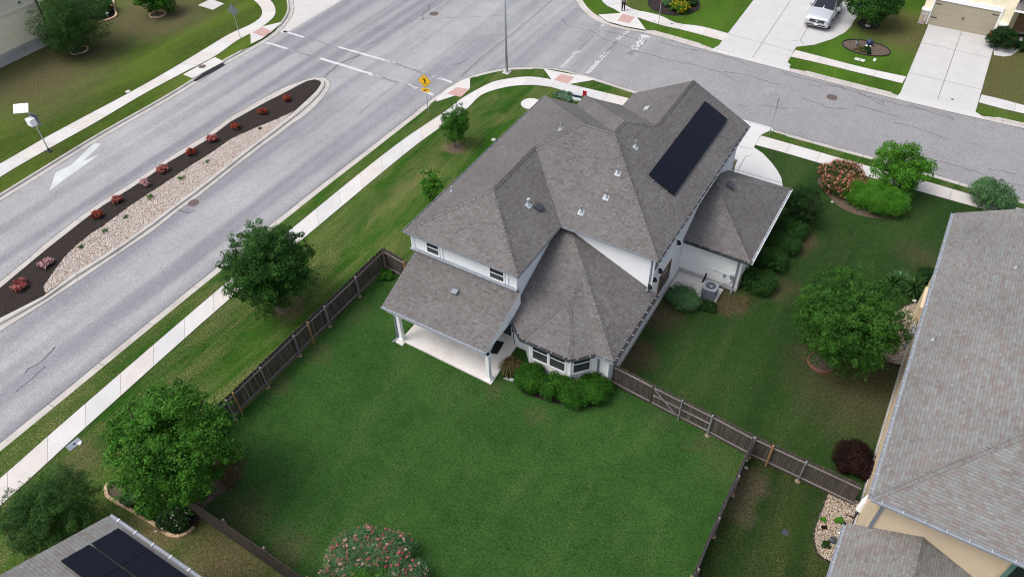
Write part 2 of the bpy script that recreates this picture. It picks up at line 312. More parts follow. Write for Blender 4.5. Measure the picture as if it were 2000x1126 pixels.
# ------------------------------------------------------------------ mesh builder
class MB:
    def __init__(s): s.v = []; s.f = []; s.uv = []; s.mi = []; s.rnd = None
    def face(s, pts, mi=0, uv=None):
        n = len(s.v); s.v += [tuple(p) for p in pts]; s.f.append(tuple(range(n, n+len(pts)))); s.mi.append(mi); s.uv.append(uv); return s
    def box(s, a, b, mi=0):
        x0, y0, z0 = [min(p, q) for p, q in zip(a, b)]; x1, y1, z1 = [max(p, q) for p, q in zip(a, b)]
        P = [(x0, y0, z0), (x1, y0, z0), (x1, y1, z0), (x0, y1, z0), (x0, y0, z1), (x1, y0, z1), (x1, y1, z1), (x0, y1, z1)]
        return s.hexa(P, mi)
    def hexa(s, P, mi=0):
        n = len(s.v); s.v += [tuple(p) for p in P]
        for f in ((0, 3, 2, 1), (4, 5, 6, 7), (0, 1, 5, 4), (1, 2, 6, 5), (2, 3, 7, 6), (3, 0, 4, 7)):
            s.f.append(tuple(n+i for i in f)); s.mi.append(mi); s.uv.append(None)
        return s
    def bar(s, p, q, w_, h_, mi=0, up=(0, 0, 1), zoff=0):
        p, q = Vector(p), Vector(q); dd = (q-p).normalized(); up = Vector(up)
        sx = dd.cross(up)
        if sx.length < 1e-4: sx = dd.cross(Vector((1, 0, 0)))
        sx.normalize(); uz = sx.cross(dd).normalized(); P = []
        for e in (p, q):
            e = e+uz*zoff
            P.append([e-sx*w_/2-uz*h_/2, e+sx*w_/2-uz*h_/2, e+sx*w_/2+uz*h_/2, e-sx*w_/2+uz*h_/2])
        return s.hexa(P[0]+P[1], mi)
    def tube(s, p, q, r0, r1=None, n=10, mi=0, cap=True):
        r1 = r0 if r1 is None else r1; p, q = Vector(p), Vector(q); dd = (q-p).normalized()
        a = dd.orthogonal().normalized(); b = dd.cross(a); k = len(s.v)
        for c, r in ((p, r0), (q, r1)):
            for i in range(n):
                t = 2*math.pi*i/n; s.v.append(tuple(c+a*math.cos(t)*r+b*math.sin(t)*r))
        for i in range(n):
            s.f.append((k+i, k+(i+1) % n, k+n+(i+1) % n, k+n+i)); s.mi.append(mi); s.uv.append(None)
        if cap:
            s.f.append(tuple(k+n-1-i for i in range(n))); s.mi.append(mi); s.uv.append(None)
            s.f.append(tuple(k+n+i for i in range(n))); s.mi.append(mi); s.uv.append(None)
        return s
    def prism(s, poly, z0, z1, mi=0, bottom=True):
        n = len(poly); k = len(s.v); s.v += [(p[0], p[1], z0) for p in poly]+[(p[0], p[1], z1) for p in poly]
        A = sum(poly[i][0]*poly[(i+1) % n][1]-poly[(i+1) % n][0]*poly[i][1] for i in range(n))
        top = list(range(k+n, k+2*n)); bot = list(range(k, k+n))
        if A < 0: top.reverse()
        else: bot.reverse()
        s.f.append(tuple(top)); s.mi.append(mi); s.uv.append(None)
        if bottom: s.f.append(tuple(bot)); s.mi.append(mi); s.uv.append(None)
        for i in range(n):
            j = (i+1) % n; f = (k+i, k+j, k+n+j, k+n+i)
            s.f.append(f if A > 0 else f[::-1]); s.mi.append(mi); s.uv.append(None)
        return s
    def lathe(s, c, prof, n=16, mi=0):
        k = len(s.v)
        for r, z in prof:
            for i in range(n):
                t = 2*math.pi*i/n; s.v.append((c[0]+r*math.cos(t), c[1]+r*math.sin(t), c[2]+z))
        for j in range(len(prof)-1):
            for i in range(n):
                s.f.append((k+j*n+i, k+j*n+(i+1) % n, k+(j+1)*n+(i+1) % n, k+(j+1)*n+i)); s.mi.append(mi); s.uv.append(None)
        s.f.append(tuple(k+(len(prof)-1)*n+i for i in range(n))); s.mi.append(mi); s.uv.append(None)
        return s
def mesh_of(mb, name, mats, off=(0, 0, 0), smooth=False):
    me = bpy.data.meshes.new(name); o = Vector(off)
    me.from_pydata([tuple(Vector(v)-o) for v in mb.v], [], mb.f)
    for mt in (mats if isinstance(mats, (list, tuple)) else [mats]): me.materials.append(M[mt] if isinstance(mt, str) else mt)
    me.polygons.foreach_set('material_index', mb.mi)
    if any(u is not None for u in mb.uv):
        L = me.uv_layers.new(name='UVMap').data
        for p, u in zip(me.polygons, mb.uv):
            if u is not None:
                for i, li in enumerate(p.loop_indices): L[li].uv = u[i]
    if smooth: me.polygons.foreach_set('use_smooth', [True]*len(me.polygons))
    me.update(); return me
def put(name, me, parent=None, loc=(0, 0, 0)):
    o = bpy.data.objects.new(name, me); COL.objects.link(o); o.location = loc
    if parent is not None: o.parent = parent
    return o
def tag(o, label=None, cat=None, group=None, kind=None):
    for k, v in (('label', label), ('category', cat), ('group', group), ('kind', kind)):
        if v: o[k] = v
    return o
def thing(name, label, cat, loc=(0, 0, 0), rz=0, group=None):
    o = bpy.data.objects.new(name, None); COL.objects.link(o); o.location = loc; o.rotation_euler = (0, 0, rz); o.empty_display_size = .3
    return tag(o, label, cat, group)
def part(name, mb, mats, parent, world=True, smooth=False, label=None):
    off = (0, 0, 0)
    if world:
        p = parent; off = Vector((0, 0, 0))
        while p is not None: off += Vector(p.location); p = p.parent
    o = put(name, mesh_of(mb, name, mats, off, smooth), parent)
    if label: o['label'] = label
    return o
def single(name, mb, mats, label, cat, group=None, smooth=False, loc=None):
    if loc is None:
        a = np.array(mb.v); loc = ((a[:, 0].min()+a[:, 0].max())/2, (a[:, 1].min()+a[:, 1].max())/2, a[:, 2].min())
    o = put(name, mesh_of(mb, name, mats, loc, smooth), None, loc); return tag(o, label, cat, group)
def struct(name, mb, mats, parent=None, kind='structure', smooth=False):
    o = put(name, mesh_of(mb, name, mats, (0, 0, 0), smooth), parent)
    if parent is None: o['kind'] = kind
    return o
def copy_tree(o, loc=None, parent=None, label=None, rz=None, sc=None):
    c = o.copy(); COL.objects.link(c)
    if parent is not None: c.parent = parent
    if loc is not None: c.location = loc
    if rz is not None: c.rotation_euler = (0, 0, rz)
    if sc is not None: c.scale = (sc, sc, sc)
    if label: c['label'] = label
    for ch in [x for x in bpy.data.objects if x.parent == o]: copy_tree(ch, parent=c)
    return c

# ------------------------------------------------------------------ GROUND
def px(pts, z=0): return [at(x, y, z) for x, y in pts]
def offset(curve, dist):   # left-hand offset
    out = []
    for i, p in enumerate(curve):
        a = curve[max(0, i-1)]; b = curve[min(len(curve)-1, i+1)]; t = (b-a); t.z = 0; t.normalize()
        out.append(Vector((p.x-t.y*dist, p.y+t.x*dist, p.z)))
    return out
g = MB(); g.face([(-900, -500, -.32), (900, -500, -.32), (900, 1300, -.32), (-900, 1300, -.32)])
M['field'] = lawn_mat('far_grass', (.05, .07, .025), (.07, .10, .03), (.09, .12, .04), (.16, .14, .07))
struct('ground', g, 'field')
g = MB(); g.face([(-57, -200, -.14), (-33, -200, -.14), (-33, 40, -.14), (-33, 51, -.14), (160, 37, -.14), (160, 66, -.14), (-20, 66, -.14), (-24, 75, -.14), (-24, 260, -.14), (-57, 260, -.14)][:0] or
     [(-120, -200, -.14), (160, -200, -.14), (160, 260, -.14), (-120, 260, -.14)])
road = struct('road', g, 'asphalt')

# road-edge curves (gutter line), in walking order with the block on the LEFT of travel -> offset(+)
cornerE = [Vector((-35.05, -120, 0)), Vector((-35.05, -30, 0)), Vector((-35.0, 5, 0)), Vector((-35.1, 18, 0)), Vector((-35.0, 30, 0))] + \
    px([(724, 283), (790, 232), (848, 187), (886, 161), (926, 143.5), (986, 130.5), (1025, 128.5), (1060, 129), (1093, 132), (1145, 144.5), (1253, 178), (1380, 213), (1500, 247), (1620, 280), (1760, 318), (1913, 363), (2000, 388)])
e = (cornerE[-1]-cornerE[-3]); e.z = 0; e.normalize(); cornerE += [cornerE[-1]+e*60, cornerE[-1]+e*140]
nwE = [Vector((-53.9, -120, 0)), Vector((-53.9, -30, 0)), Vector((-53.9, 10, 0))]+px([(0, 389), (60, 352), (193, 270), (340, 186), (439, 124), (500, 90), (535, 68), (560, 44), (573, 20), (572, 0), (560, -30), (535, -60)])
e = (nwE[-1]-nwE[-2]); e.normalize(); nwE += [nwE[-1]+e*15, nwE[-1]+e*60]
nE = px([(1040, -170), (1095, -60), (1112, -25), (1125, 0), (1135, 15), (1155, 33), (1183, 46), (1220, 55.5), (1260, 62), (1376, 94), (1500, 126), (1650, 165), (1823, 208), (1911, 228), (2000, 248)])
e = (nE[-1]-nE[-2]); e.normalize(); nE = [nE[0]+Vector((-.12, 1, 0))*120]+nE+[nE[-1]+e*60, nE[-1]+e*140]
cornerC, nwC, nC = [catmull([(p.x, p.y) for p in c], 8) for c in (cornerE, nwE, nE)]
def near(p, L):
    for (c, h) in L:
        dd = (Vector((p.x, p.y, 0))-Vector((c.x, c.y, 0))).length
        if dd < h: return 0.0
        if dd < h+.9: return (dd-h)/.9
    return 1.0
def resample(C, step=.5, lim=110):
    out = [C[0]]
    for a, b in zip(C, C[1:]):
        L = (b-a).length; n = max(1, int(L/step)) if (a.length < lim*1.2) else 1
        for k in range(1, n+1): out.append(a.lerp(b, k/n))
    return out
def kerb(C, side, dips, mb, closed=False):
    C = resample(C)
    prof = [(0, -.134), (.40, -.118), (.44, -.03), (.49, .004), (.62, .006), (.62, -.1)]
    rows = []
    for (o_, z) in prof:
        oc = offset(C, o_*side); rows.append([Vector((p.x, p.y, (z if z < -.1 else -.118+(z+.118)*max(.06, near(p, dips))))) for p in oc])
    k = len(mb.v); n = len(C)
    for r_ in rows: mb.v += [tuple(p) for p in r_]
    for j in range(len(prof)-1):
        for i in range(n-1):
            f = (k+j*n+i, k+j*n+i+1, k+(j+1)*n+i+1, k+(j+1)*n+i); mb.f.append(f if side < 0 else f[::-1]); mb.mi.append(0); mb.uv.append(None)
    # joints
    acc = 0
    for i in range(1, n):
        acc += (C[i]-C[i-1]).length
        if acc > 3.1:
            acc = 0; a = C[i]; t = (C[i]-C[i-1]).normalized(); nn = Vector((-t.y, t.x, 0))*side; f = max(.06, near(a+nn*.45, dips))
            pts = [a+nn*.02+Vector((0, 0, -.131)), a+nn*.40+Vector((0, 0, -.114)), a+nn*.44+Vector((0, 0, -.118+.088*f+.006)), a+nn*.50+Vector((0, 0, -.118+.122*f+.005)), a+nn*.61+Vector((0, 0, -.118+.124*f+.005))]
            for p, q in zip(pts, pts[1:]):
                h = t*.014; mb.face([p-h, p+h, q+h, q-h], 1)
def ccw_up(P):
    A = sum(P[i][0]*P[(i+1) % len(P)][1]-P[(i+1) % len(P)][0]*P[i][1] for i in range(len(P)))
    return P if A > 0 else P[::-1]
def dip(a, b):
    a, b = at(*a), at(*b); return ((a+b)/2, (a-b).length/2)
ramp_dips = [dip((846, 190), (902, 152)), dip((1064, 128), (1145, 145)), dip((1190, 46), (1252, 62)), dip((498, 92), (548, 60))]
drive_dips = [dip((1440, 230), (1512, 250)), dip((1390, 97), (1540, 137)), dip((1765, 193), (1920, 228))]
kb = MB(); kerb(cornerC, -1, ramp_dips+drive_dips, kb)
kerb(nwC, 1, ramp_dips, kb); kerb(nC, 1, ramp_dips+drive_dips, kb)
def W(x, y, r, k=1.0): p = at(x, y); return (p.x, p.y, r, k)
G1, G2, G3, GS = (.020, .052, .010), (.035, .085, .016), (.060, .115, .022), (.19, .165, .07)
M['lawn_side'] = lawn_mat('lawn_side', (0.0158, 0.0500, 0.0066), (0.026, 0.078, 0.0095), (0.041, 0.099, 0.0125), (0.2075, 0.18, 0.08), .42,
    [W(560, 600, 1.0), W(887, 288, .9), W(330, 1010, 2.2, .8), W(430, 1085, 3.2, .55), W(215, 1090, 2.0, .4), W(165, 900, 1.4, .35)], (.17, .13, .075))
M['lawn_back'] = lawn_mat('lawn_back', (0.0185, 0.0555, 0.0125), (0.0278, 0.078, 0.0168), (0.0380, 0.0925, 0.0196), (0.0972, 0.1196, 0.0457), .2,
    [W(620, 690, .9, .3), W(700, 610, .8, .3), W(540, 760, .9, .3), W(1050, 812, .8, .3), W(960, 760, .7, .3), W(1380, 870, 1.0, .3), W(470, 1010, 1.6, .5), W(560, 1075, 1.3, .5), W(1420, 900, 1.6, .25), W(440, 930, 1.1, .9), W(1290, 810, 1.0, .2)], (.095, .085, .045), .3)
M['lawn_right'] = lawn_mat('lawn_right', (0.0150, 0.0365, 0.0088), (0.0225, 0.0525, 0.0128), (0.0318, 0.0640, 0.0160), (0.0913, 0.0882, 0.0438), .22,
    [W(1612, 705, 1.6, .8), W(1690, 750, 4.0, .5), W(1240, 690, 1.3, .8), W(1285, 610, 1.5, .75), W(1420, 590, 1.2, .9), W(1215, 725, .8, .7), W(1560, 470, 1.4, .6), W(1520, 560, 1.2, .5), W(1800, 500, 1.5, .3)], (.10, .075, .045), .5)
M['lawn_near'] = lawn_mat('lawn_near', (0.0128, 0.0288, 0.008), (0.0208, 0.044, 0.0112), (0.032, 0.0544, 0.0144), (0.108, 0.099, 0.045), .30,
    [W(1458, 945, 1.1, 1.0), W(1440, 1000, .9, .5)], (.10, .08, .055), .2)
M['lawn_nw'] = lawn_mat('lawn_northwest', (0.034, 0.0574, 0.01), (0.055, 0.0943, 0.014), (0.085, 0.1353, 0.018), (0.14, 0.1092, 0.055), .26,
    [W(60, 150, 7.5, .75), W(150, 100, 3.5, .8), W(300, 30, 5.5, .95), W(210, 70, 4.0, .6)], (.125, .105, .06), .4)
M['lawn_n'] = lawn_mat('lawn_north', (.031, .070, .008), (.045, .102, .011), (.066, .136, .015), (.15, .12, .05), .2,
    [W(1765, 60, 4.5, .9), W(1975, 150, 6.5, 1.0), W(1240, 8, 2.0, .35)], (.12, .10, .05))

def block(curve, side, tail, mat, name='lawn'):
    oc = offset(curve, .5*side); poly = [(p.x, p.y) for p in oc]+tail
    b = MB(); b.prism(poly, -.30, 0, 0, False); return struct(name, b, mat)
block(cornerC, -1, [(220, -160), (-34.5, -160)], 'lawn_side')
block(nwC, 1, [(-200, 200), (-200, -160), (-54.4, -160)], 'lawn_nw')
block(nC, 1, [(220, 240), (-40, 240)][::1], 'lawn_n')
def sheet(name, pts, z, mat, parent=None, kind='structure'):
    b = MB(); pts = [(p[0], p[1], z) for p in pts]
    A = sum(pts[i][0]*pts[(i+1) % len(pts)][1]-pts[(i+1) % len(pts)][0]*pts[i][1] for i in range(len(pts)))
    if A < 0: pts = pts[::-1]
    b.face(pts); return struct(name, b, mat, parent, kind)
sheet('lawn', [(-25.3, 7.45), (-1.2, 7.3), (-1.2, 23.8), (-9.2, 24.5), (-25.3, 25.7)], .004, 'lawn_back')
sheet('lawn', [(-1.2, -60), (60, -60), (60, 23.6), (-1.2, 23.75)], .004, 'lawn_near')
sheet('lawn', [(-9.2, 24.45), (3, 23.7), (60, 23.6)]+px([(2150, 470), (2000, 430), (1887, 399), (1783, 370), (1610, 321), (1520, 295), (1476, 284)])+[(-9.2, 46)], .004, 'lawn_right')

struct('kerb', kb, ['conc_kerb', 'joint'])
# ---- slabs (sidewalks, drives) : paired edge lines -> separate slabs with narrow joints
def resamp_pair(L, Rr, step):
    L = catmull([(p.x, p.y) for p in L], 6); Rr = catmull([(p.x, p.y) for p in Rr], 6)
    def cum(C):
        c = [0]
        for a, b in zip(C, C[1:]): c.append(c[-1]+(b-a).length)
        return c
    def pt(C, c, t):
        s_ = t*c[-1]
        for i in range(len(C)-1):
            if c[i+1] >= s_: return C[i].lerp(C[i+1], (s_-c[i])/max(1e-6, c[i+1]-c[i]))
        return C[-1]
    cl, cr = cum(L), cum(Rr); n = max(1, round((cl[-1]+cr[-1])/2/step))
    return n, lambda t: (pt(L, cl, t), pt(Rr, cr, t))
def walk(name, L, Rr, step=2.35, z=.02, mat='conc', sub=3, gap=.010):
    n, fn = resamp_pair(L, Rr, step); b = MB(); tot = n
    for i in range(n):
        sm = random.choice((0, 0, 3, 4))
        jz = z+random.uniform(-.002, .002)
        for k in range(sub):
            t0 = (i+k/sub)/n; t1 = (i+(k+1)/sub)/n
            a, c = fn(t0); a2, c2 = fn(t1)
            if k == 0: dd = (a2-a).normalized()*gap; a = a+dd; c = c+dd
            if k == sub-1: dd = (a2-a).normalized()*gap; a2 = a2-dd; c2 = c2-dd
            P = [a, c, c2, a2]; P0 = [(p.x, p.y, -.1) for p in P]; P1 = [(p.x, p.y, jz) for p in P]; b.hexa(P0+P1, sm)
    for i in range(n*sub):  # flat dark strips paint the grass-overhang shadow along the edging groove
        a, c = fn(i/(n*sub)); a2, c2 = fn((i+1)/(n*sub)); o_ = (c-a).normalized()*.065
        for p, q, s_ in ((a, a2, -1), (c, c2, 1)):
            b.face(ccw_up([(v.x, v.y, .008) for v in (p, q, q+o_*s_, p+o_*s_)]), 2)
    # dark joint bed under the gaps
    for i in range(n*sub):
        a, c = fn(i/(n*sub)); a2, c2 = fn((i+1)/(n*sub)); b.face([(p.x, p.y, z-.012) for p in (a, c, c2, a2)], 1)
    return struct(name, b, [mat, 'joint', 'groove_shade', 'conc_b', 'conc_c'])
wl = [Vector((-33.0, -60, 0)), Vector((-32.95, -20, 0))]+px([(0, 934), (100, 846), (428, 564), (560, 455), (775, 282), (876, 213), (901, 193), (936, 173), (963, 160), (998, 153), (1025, 150), (1055, 151.5), (1080, 156.5), (1113, 165), (1225, 191.6), (1330, 221), (1462, 258)])
wr = [Vector((-31.7, -60, 0)), Vector((-31.65, -20, 0))]+px([(0, 987), (154, 846), (471, 564), (593, 465), (814, 282), (911, 213), (941, 185), (976, 173), (1003, 168), (1037, 166), (1052, 167), (1075, 170), (1090, 174), (1105, 179), (1215, 206), (1320, 235), (1450, 273)])
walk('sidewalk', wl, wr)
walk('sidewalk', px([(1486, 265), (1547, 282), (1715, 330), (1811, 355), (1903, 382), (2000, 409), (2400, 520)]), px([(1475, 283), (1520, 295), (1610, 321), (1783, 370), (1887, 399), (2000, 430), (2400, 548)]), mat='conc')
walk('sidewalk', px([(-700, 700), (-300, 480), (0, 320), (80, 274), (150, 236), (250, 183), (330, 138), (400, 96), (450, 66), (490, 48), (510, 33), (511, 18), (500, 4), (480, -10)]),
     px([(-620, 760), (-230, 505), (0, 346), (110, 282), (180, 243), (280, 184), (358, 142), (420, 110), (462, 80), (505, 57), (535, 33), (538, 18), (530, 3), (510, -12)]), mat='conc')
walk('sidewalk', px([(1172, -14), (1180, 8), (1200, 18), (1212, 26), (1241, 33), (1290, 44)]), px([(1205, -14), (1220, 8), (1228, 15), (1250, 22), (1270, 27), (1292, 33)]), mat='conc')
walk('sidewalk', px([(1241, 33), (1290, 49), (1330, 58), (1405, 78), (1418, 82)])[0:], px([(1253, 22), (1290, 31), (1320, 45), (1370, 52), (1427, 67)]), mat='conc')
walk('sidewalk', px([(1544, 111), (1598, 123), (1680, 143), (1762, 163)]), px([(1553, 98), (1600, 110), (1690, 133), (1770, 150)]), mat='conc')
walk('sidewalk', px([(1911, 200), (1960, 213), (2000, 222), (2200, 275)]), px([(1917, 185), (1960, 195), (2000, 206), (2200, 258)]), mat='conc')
def slab(name, pts, mat='conc_drive', z=.024, lines=(), parent=None, thick=.12, zs=None):
    b = MB(); P = px(pts)
    if zs:
        b.face([(p.x, p.y, zz) for p, zz in zip(P, zs)][::-1])
    else: b.prism([(p.x, p.y) for p in P], z-thick, z)
    for l in lines:
        q = px(l)
        for p, r_ in zip(q, q[1:]):
            zz = z+.003; t = (r_-p).normalized(); nn = Vector((-t.y, t.x, 0))*.02
            b.face([(v.x, v.y, zz) for v in (p-nn, p+nn, r_+nn, r_-nn)], 1)
    o = struct(name, b, [mat, 'joint'], parent)
    return o
def ramp(name, pts, zs, mat, parent=None):   # sloping slab over a dropped kerb
    b = MB(); Q = px(pts)
    if len(pts) == 4 and zs[0] < -.1:
        f1, f2, b2, b1 = [Vector((p.x, p.y, 0)) for p in Q]; m1 = f1+(b1-f1).normalized()*.50; m2 = f2+(b2-f2).normalized()*.50
        for quad in (((f1, zs[0]), (f2, zs[0]), (m2, .012), (m1, .012)), ((m1, .012), (m2, .012), (b2+(b2-f2)*.05, .03), (b1+(b1-f1)*.05, .03))): b.face(ccw_up([(p.x, p.y, z) for p, z in quad]))
        return struct(name, b, [mat], parent)
    P = ccw_up([(p.x, p.y, z) for p, z in zip(Q, zs)]); b.face(P); return struct(name, b, [mat], parent)
# main house drive
slab('driveway', [(1300, 215), (1452, 240), (1506, 254), (1486, 264), (1472, 288), (1490, 300), (1506, 317), (1518, 333), (1526, 348), (1530, 372), (1400, 345), (1380, 300), (1240, 260)], 'conc_new', .026,
     [[(1428, 283), (1470, 291)], [(1470, 303), (1456, 306), (1440, 335)], [(1430, 330), (1529, 358)]])
ramp('driveway', [(1436, 226), (1508, 246), (1510, 256), (1425, 236)], [-.128, -.128, .027, .027], 'conc_new')
# north house drives
slab('driveway', [(1403, 90), (1480, -10), (1520, -70), (1735, -60), (1690, 0), (1672, 35), (1662, 52), (1650, 64), (1625, 77), (1590, 88), (1555, 92), (1538, 122), (1545, 128), (1541, 129)], 'conc_drive', .026,
     [[(1422, 67), (1552, 101)], [(1470, 113), (1545, 0)], [(1563, 79), (1577, 55), (1620, -20)], [(1536, 82), (1563, 79)], [(1562, 79), (1571, 89)]])
ramp('driveway', [(1388, 96), (1544, 137), (1541, 127), (1403, 90)], [-.128, -.128, .027, .027], 'conc_drive')
slab('driveway', [(1758, 182), (1812, 52), (1812, 44), (1940, 68), (1941, 92), (1905, 219)], 'conc_drive', .026,
     [[(1778, 143), (1916, 175)], [(1831, 195), (1878, 62)], [(1800, 84), (1940, 115)]])
ramp('driveway', [(1750, 190), (1926, 231), (1905, 219), (1758, 182)], [-.128, -.128, .027, .027], 'conc_drive')
slab('path', [(1941, 95), (1950, 80), (1965, 60), (2000, 60), (1995, 88), (1988, 100), (1975, 109), (1960, 111), (1941, 108)], 'conc_drive', .03)
# pedestrian ramps with flares and pink pads
def pedramp(outer, pad, zo):
    ramp('ramp', outer, zo, 'conc'); b = MB(); P = px(pad); 
    b.prism([(p.x, p.y) for p in P], .0, .036); struct('tactile_pad', b, 'pink')
pedramp([(852, 199), (853, 191), (876, 173), (905, 156), (918, 153), (918, 173), (898, 184)], [(873, 183), (893, 171), (917, 175), (900, 190)][:4], [.016]*7)
pedramp([(1062, 135), (1148, 151), (1163, 156), (1110, 165), (1078, 157)], [(1082, 156), (1096, 145), (1121, 151), (1108, 164)], [.016]*5)
pedramp([(1168, 29), (1186, 42), (1222, 52), (1262, 59), (1243, 33), (1213, 26)], [(1206, 41), (1216, 28), (1240, 34), (1228, 46)], [.016]*6)
pedramp([(490, 86), (489, 66), (513, 52), (552, 43), (530, 62), (511, 76)], [(493, 64), (512, 54), (532, 62), (514, 72)], [.016]*6)
# inlet slab with iron cover (north-west kerb)
slab('inlet_slab', [(358, 146), (376, 153), (437, 121), (420, 112)], 'conc', .030)
b = MB(); q = px([(381, 157.5), (439, 124.5)]); t = (q[1]-q[0]).normalized(); nn = Vector((-t.y, t.x, 0))
b.face([(q[0].x+nn.x*.0, q[0].y, -.10), (q[1].x, q[1].y, -.10), (q[1].x+nn.x*.42, q[1].y+nn.y*.42, .012), (q[0].x+nn.x*.42, q[0].y+nn.y*.42, .012)])
struct('storm_inlet', b, 'black')
# concrete side street
sheet('side_street', [Vector(p) for p in px([(545, 61), (560, 61), (663, 0), (790, -75), (700, -160), (540, -120), (556, -20), (573, 5), (570, 25), (555, 45)])], -.134, 'conc_side')
# slab of junction box on nw lawn
slab('concrete_pad', [(387, 11), (412, -1), (438, 8), (416, 20)], 'conc_side', .04)

# ---- markings, cracks, tyre-worn paint : children of the road
def strip(a, b_, w_, z, mb, mi=0, jag=0.0, seg=.25):
    a, b_ = at(*a, -.14), at(*b_, -.14); t = (b_-a); L = t.length; t.normalize(); nn = Vector((-t.y, t.x, 0)); n = max(1, int(L/seg))
    prev = None
    for i in range(n+1):
        p = a.lerp(b_, i/n); w1 = w_/2-random.random()*jag; w2 = w_/2-random.random()*jag
        cur = ((p.x+nn.x*w1, p.y+nn.y*w1, z), (p.x-nn.x*w2, p.y-nn.y*w2, z))
        if prev: mb.face([prev[1], cur[1], cur[0], prev[0]], mi)
        prev = cur
def flecks(a, b_, w_, z, mb, dens, mi=0, s0=.03, s1=.10):
    dens *= 1.1
    a, b_ = at(*a, -.14), at(*b_, -.14); t = (b_-a); L = t.length; t.normalize(); nn = Vector((-t.y, t.x, 0)); 
    for i in range(int(L*dens)):
        u = random.random()*L; v = random.uniform(-.5, .5)*w_; c = a+t*u+nn*v; k = random.randint(4, 6); r0 = random.uniform(s0, s1); ph = random.random()*6
        lst = [(c.x+(t.x*math.cos(ph+6.283*j/k)*1.8+nn.x*math.sin(ph+6.283*j/k)*.7)*r0, c.y+(t.y*math.cos(ph+6.283*j/k)*1.8+nn.y*math.sin(ph+6.283*j/k)*.7)*r0, z+i*1e-6) for j in range(k)]
        mb.face(ccw_up(lst), mi)
lm = MB(); ZM = -.134
strip((554, 61), (594, 73), .30, ZM, lm, 0, .06); strip((519, 83), (560, 95), .30, ZM, lm, 0, .06)
strip((660, 91.5), (753, 118), .32, ZM, lm, 0, .09); strip((625, 114), (727, 145), .36, ZM, lm, 0, .07)
strip((864, 154.5), (883, 161), .3, ZM, lm, 0, .08); strip((831, 179), (846, 185.5), .32, ZM, lm, 0, .06)
flecks((748, 117), (770, 124), .3, ZM, lm, 8); flecks((845, 149), (866, 155), .3, ZM, lm, 9); flecks((722, 144), (745, 152), .3, ZM, lm, 8); flecks((797, 166), (833, 180), .3, ZM, lm, 9); flecks((560, 95), (575, 100), .25, ZM, lm, 5)
strip((1095, 131.5), (1118, 109), .16, ZM, lm, 0, .07); strip((1099, 132), (1120, 110), .12, ZM, lm, 0, .06)
strip((1145, 142.8), (1168, 119), .20, ZM, lm, 0, .08); strip((1149.5, 143.5), (1170, 122), .18, ZM, lm, 0, .08); flecks((1117, 111), (1132, 97), .35, ZM, lm, 12); flecks((1166, 122), (1190, 98), .4, ZM, lm, 10)
flecks((1176, 50), (1186, 45), .4, ZM, lm, 22); flecks((1205, 78), (1229, 59), .4, ZM, lm, 11); flecks((1160, 65), (1180, 48), .3, ZM, lm, 2)
flecks((1236, 96), (1262, 69), .75, ZM, lm, 26); flecks((1256, 73), (1268, 69), 1.1, ZM, lm, 22); strip((1237, 94), (1256, 75), .12, ZM, lm, 0, .08); strip((1240, 95), (1262, 74), .10, ZM, lm, 0, .08)
lm2 = MB()
# arrow
A5 = [(240, 680), (325, 440), (400, 405), (520, 350), (820, 65), (912, 75), (675, 300), (885, 205), (780, 290), (440, 530)]
lm2.face(ccw_up([(p.x, p.y, ZM) for p in px([(60+x/6.624, 270+y/6.624) for x, y in A5], -.14)]))
struct('lane_marking', lm, 'line', road); struct('arrow_marking', lm2, 'arrowpaint', road)
gm = MB(); ZG = -.137
for a, b_, w_ in (((594, 73), (645, 88), .22), ((575, 100), (612, 110), .2), ((770, 124), (845, 149), .26), ((745, 152), (797, 166), .26)): flecks(a, b_, w_, ZG, gm, 9, 0, .05, .14)
strip((1128, 99), (1155, 74), .34, ZG, gm, 0, .12); strip((1178, 110), (1206, 79), .42, ZG, gm, 0, .14); strip((1228, 107), (1240, 97), .8, ZG, gm, 0, .3); strip((1192, 104), (1205, 84), .1, ZG, gm)
flecks((1155, 74), (1172, 60), .3, ZG, gm, 6); flecks((1240, 97), (1262, 72), .9, ZG, gm, 12, 0, .05, .12)
struct('worn_marking', gm, 'ghost', road)
outer_m = [(0, 549), (60, 500), (82, 480), (150, 427), (200, 392), (250, 361), (300, 328), (330, 307), (400, 265), (450, 228), (480, 211), (520, 188), (560, 168), (585, 159), (613, 151), (635, 151.5), (645, 160), (644, 172), (632, 190), (612, 212), (590, 230), (573, 240), (545, 262), (515, 283), (480, 310), (430, 350), (390, 382), (350, 410), (300, 450), (230, 497), (150, 551), (90, 590), (0, 647)]
cr = MB()
def crack(pts, w_=.045, z=-.1365, jit=.05):
    P = px(pts, -.14); Q = []
    for a, b_ in zip(P, P[1:]):
        n = max(1, int((b_-a).length/.35))
        for i in range(n): Q.append(a.lerp(b_, i/n)+Vector((random.uniform(-jit, jit), random.uniform(-jit, jit), 0)))
    Q.append(P[-1]); prev = None
    for i, p in enumerate(Q):
        t = (Q[min(i+1, len(Q)-1)]-Q[max(0, i-1)]); t.z = 0; t.normalize(); nn = Vector((-t.y, t.x, 0))*w_*random.uniform(.35, .75)
        cur = ((p.x+nn.x, p.y+nn.y, z), (p.x-nn.x, p.y-nn.y, z))
        if prev: cr.face([prev[1], cur[1], cur[0], prev[0]])
        prev = cur
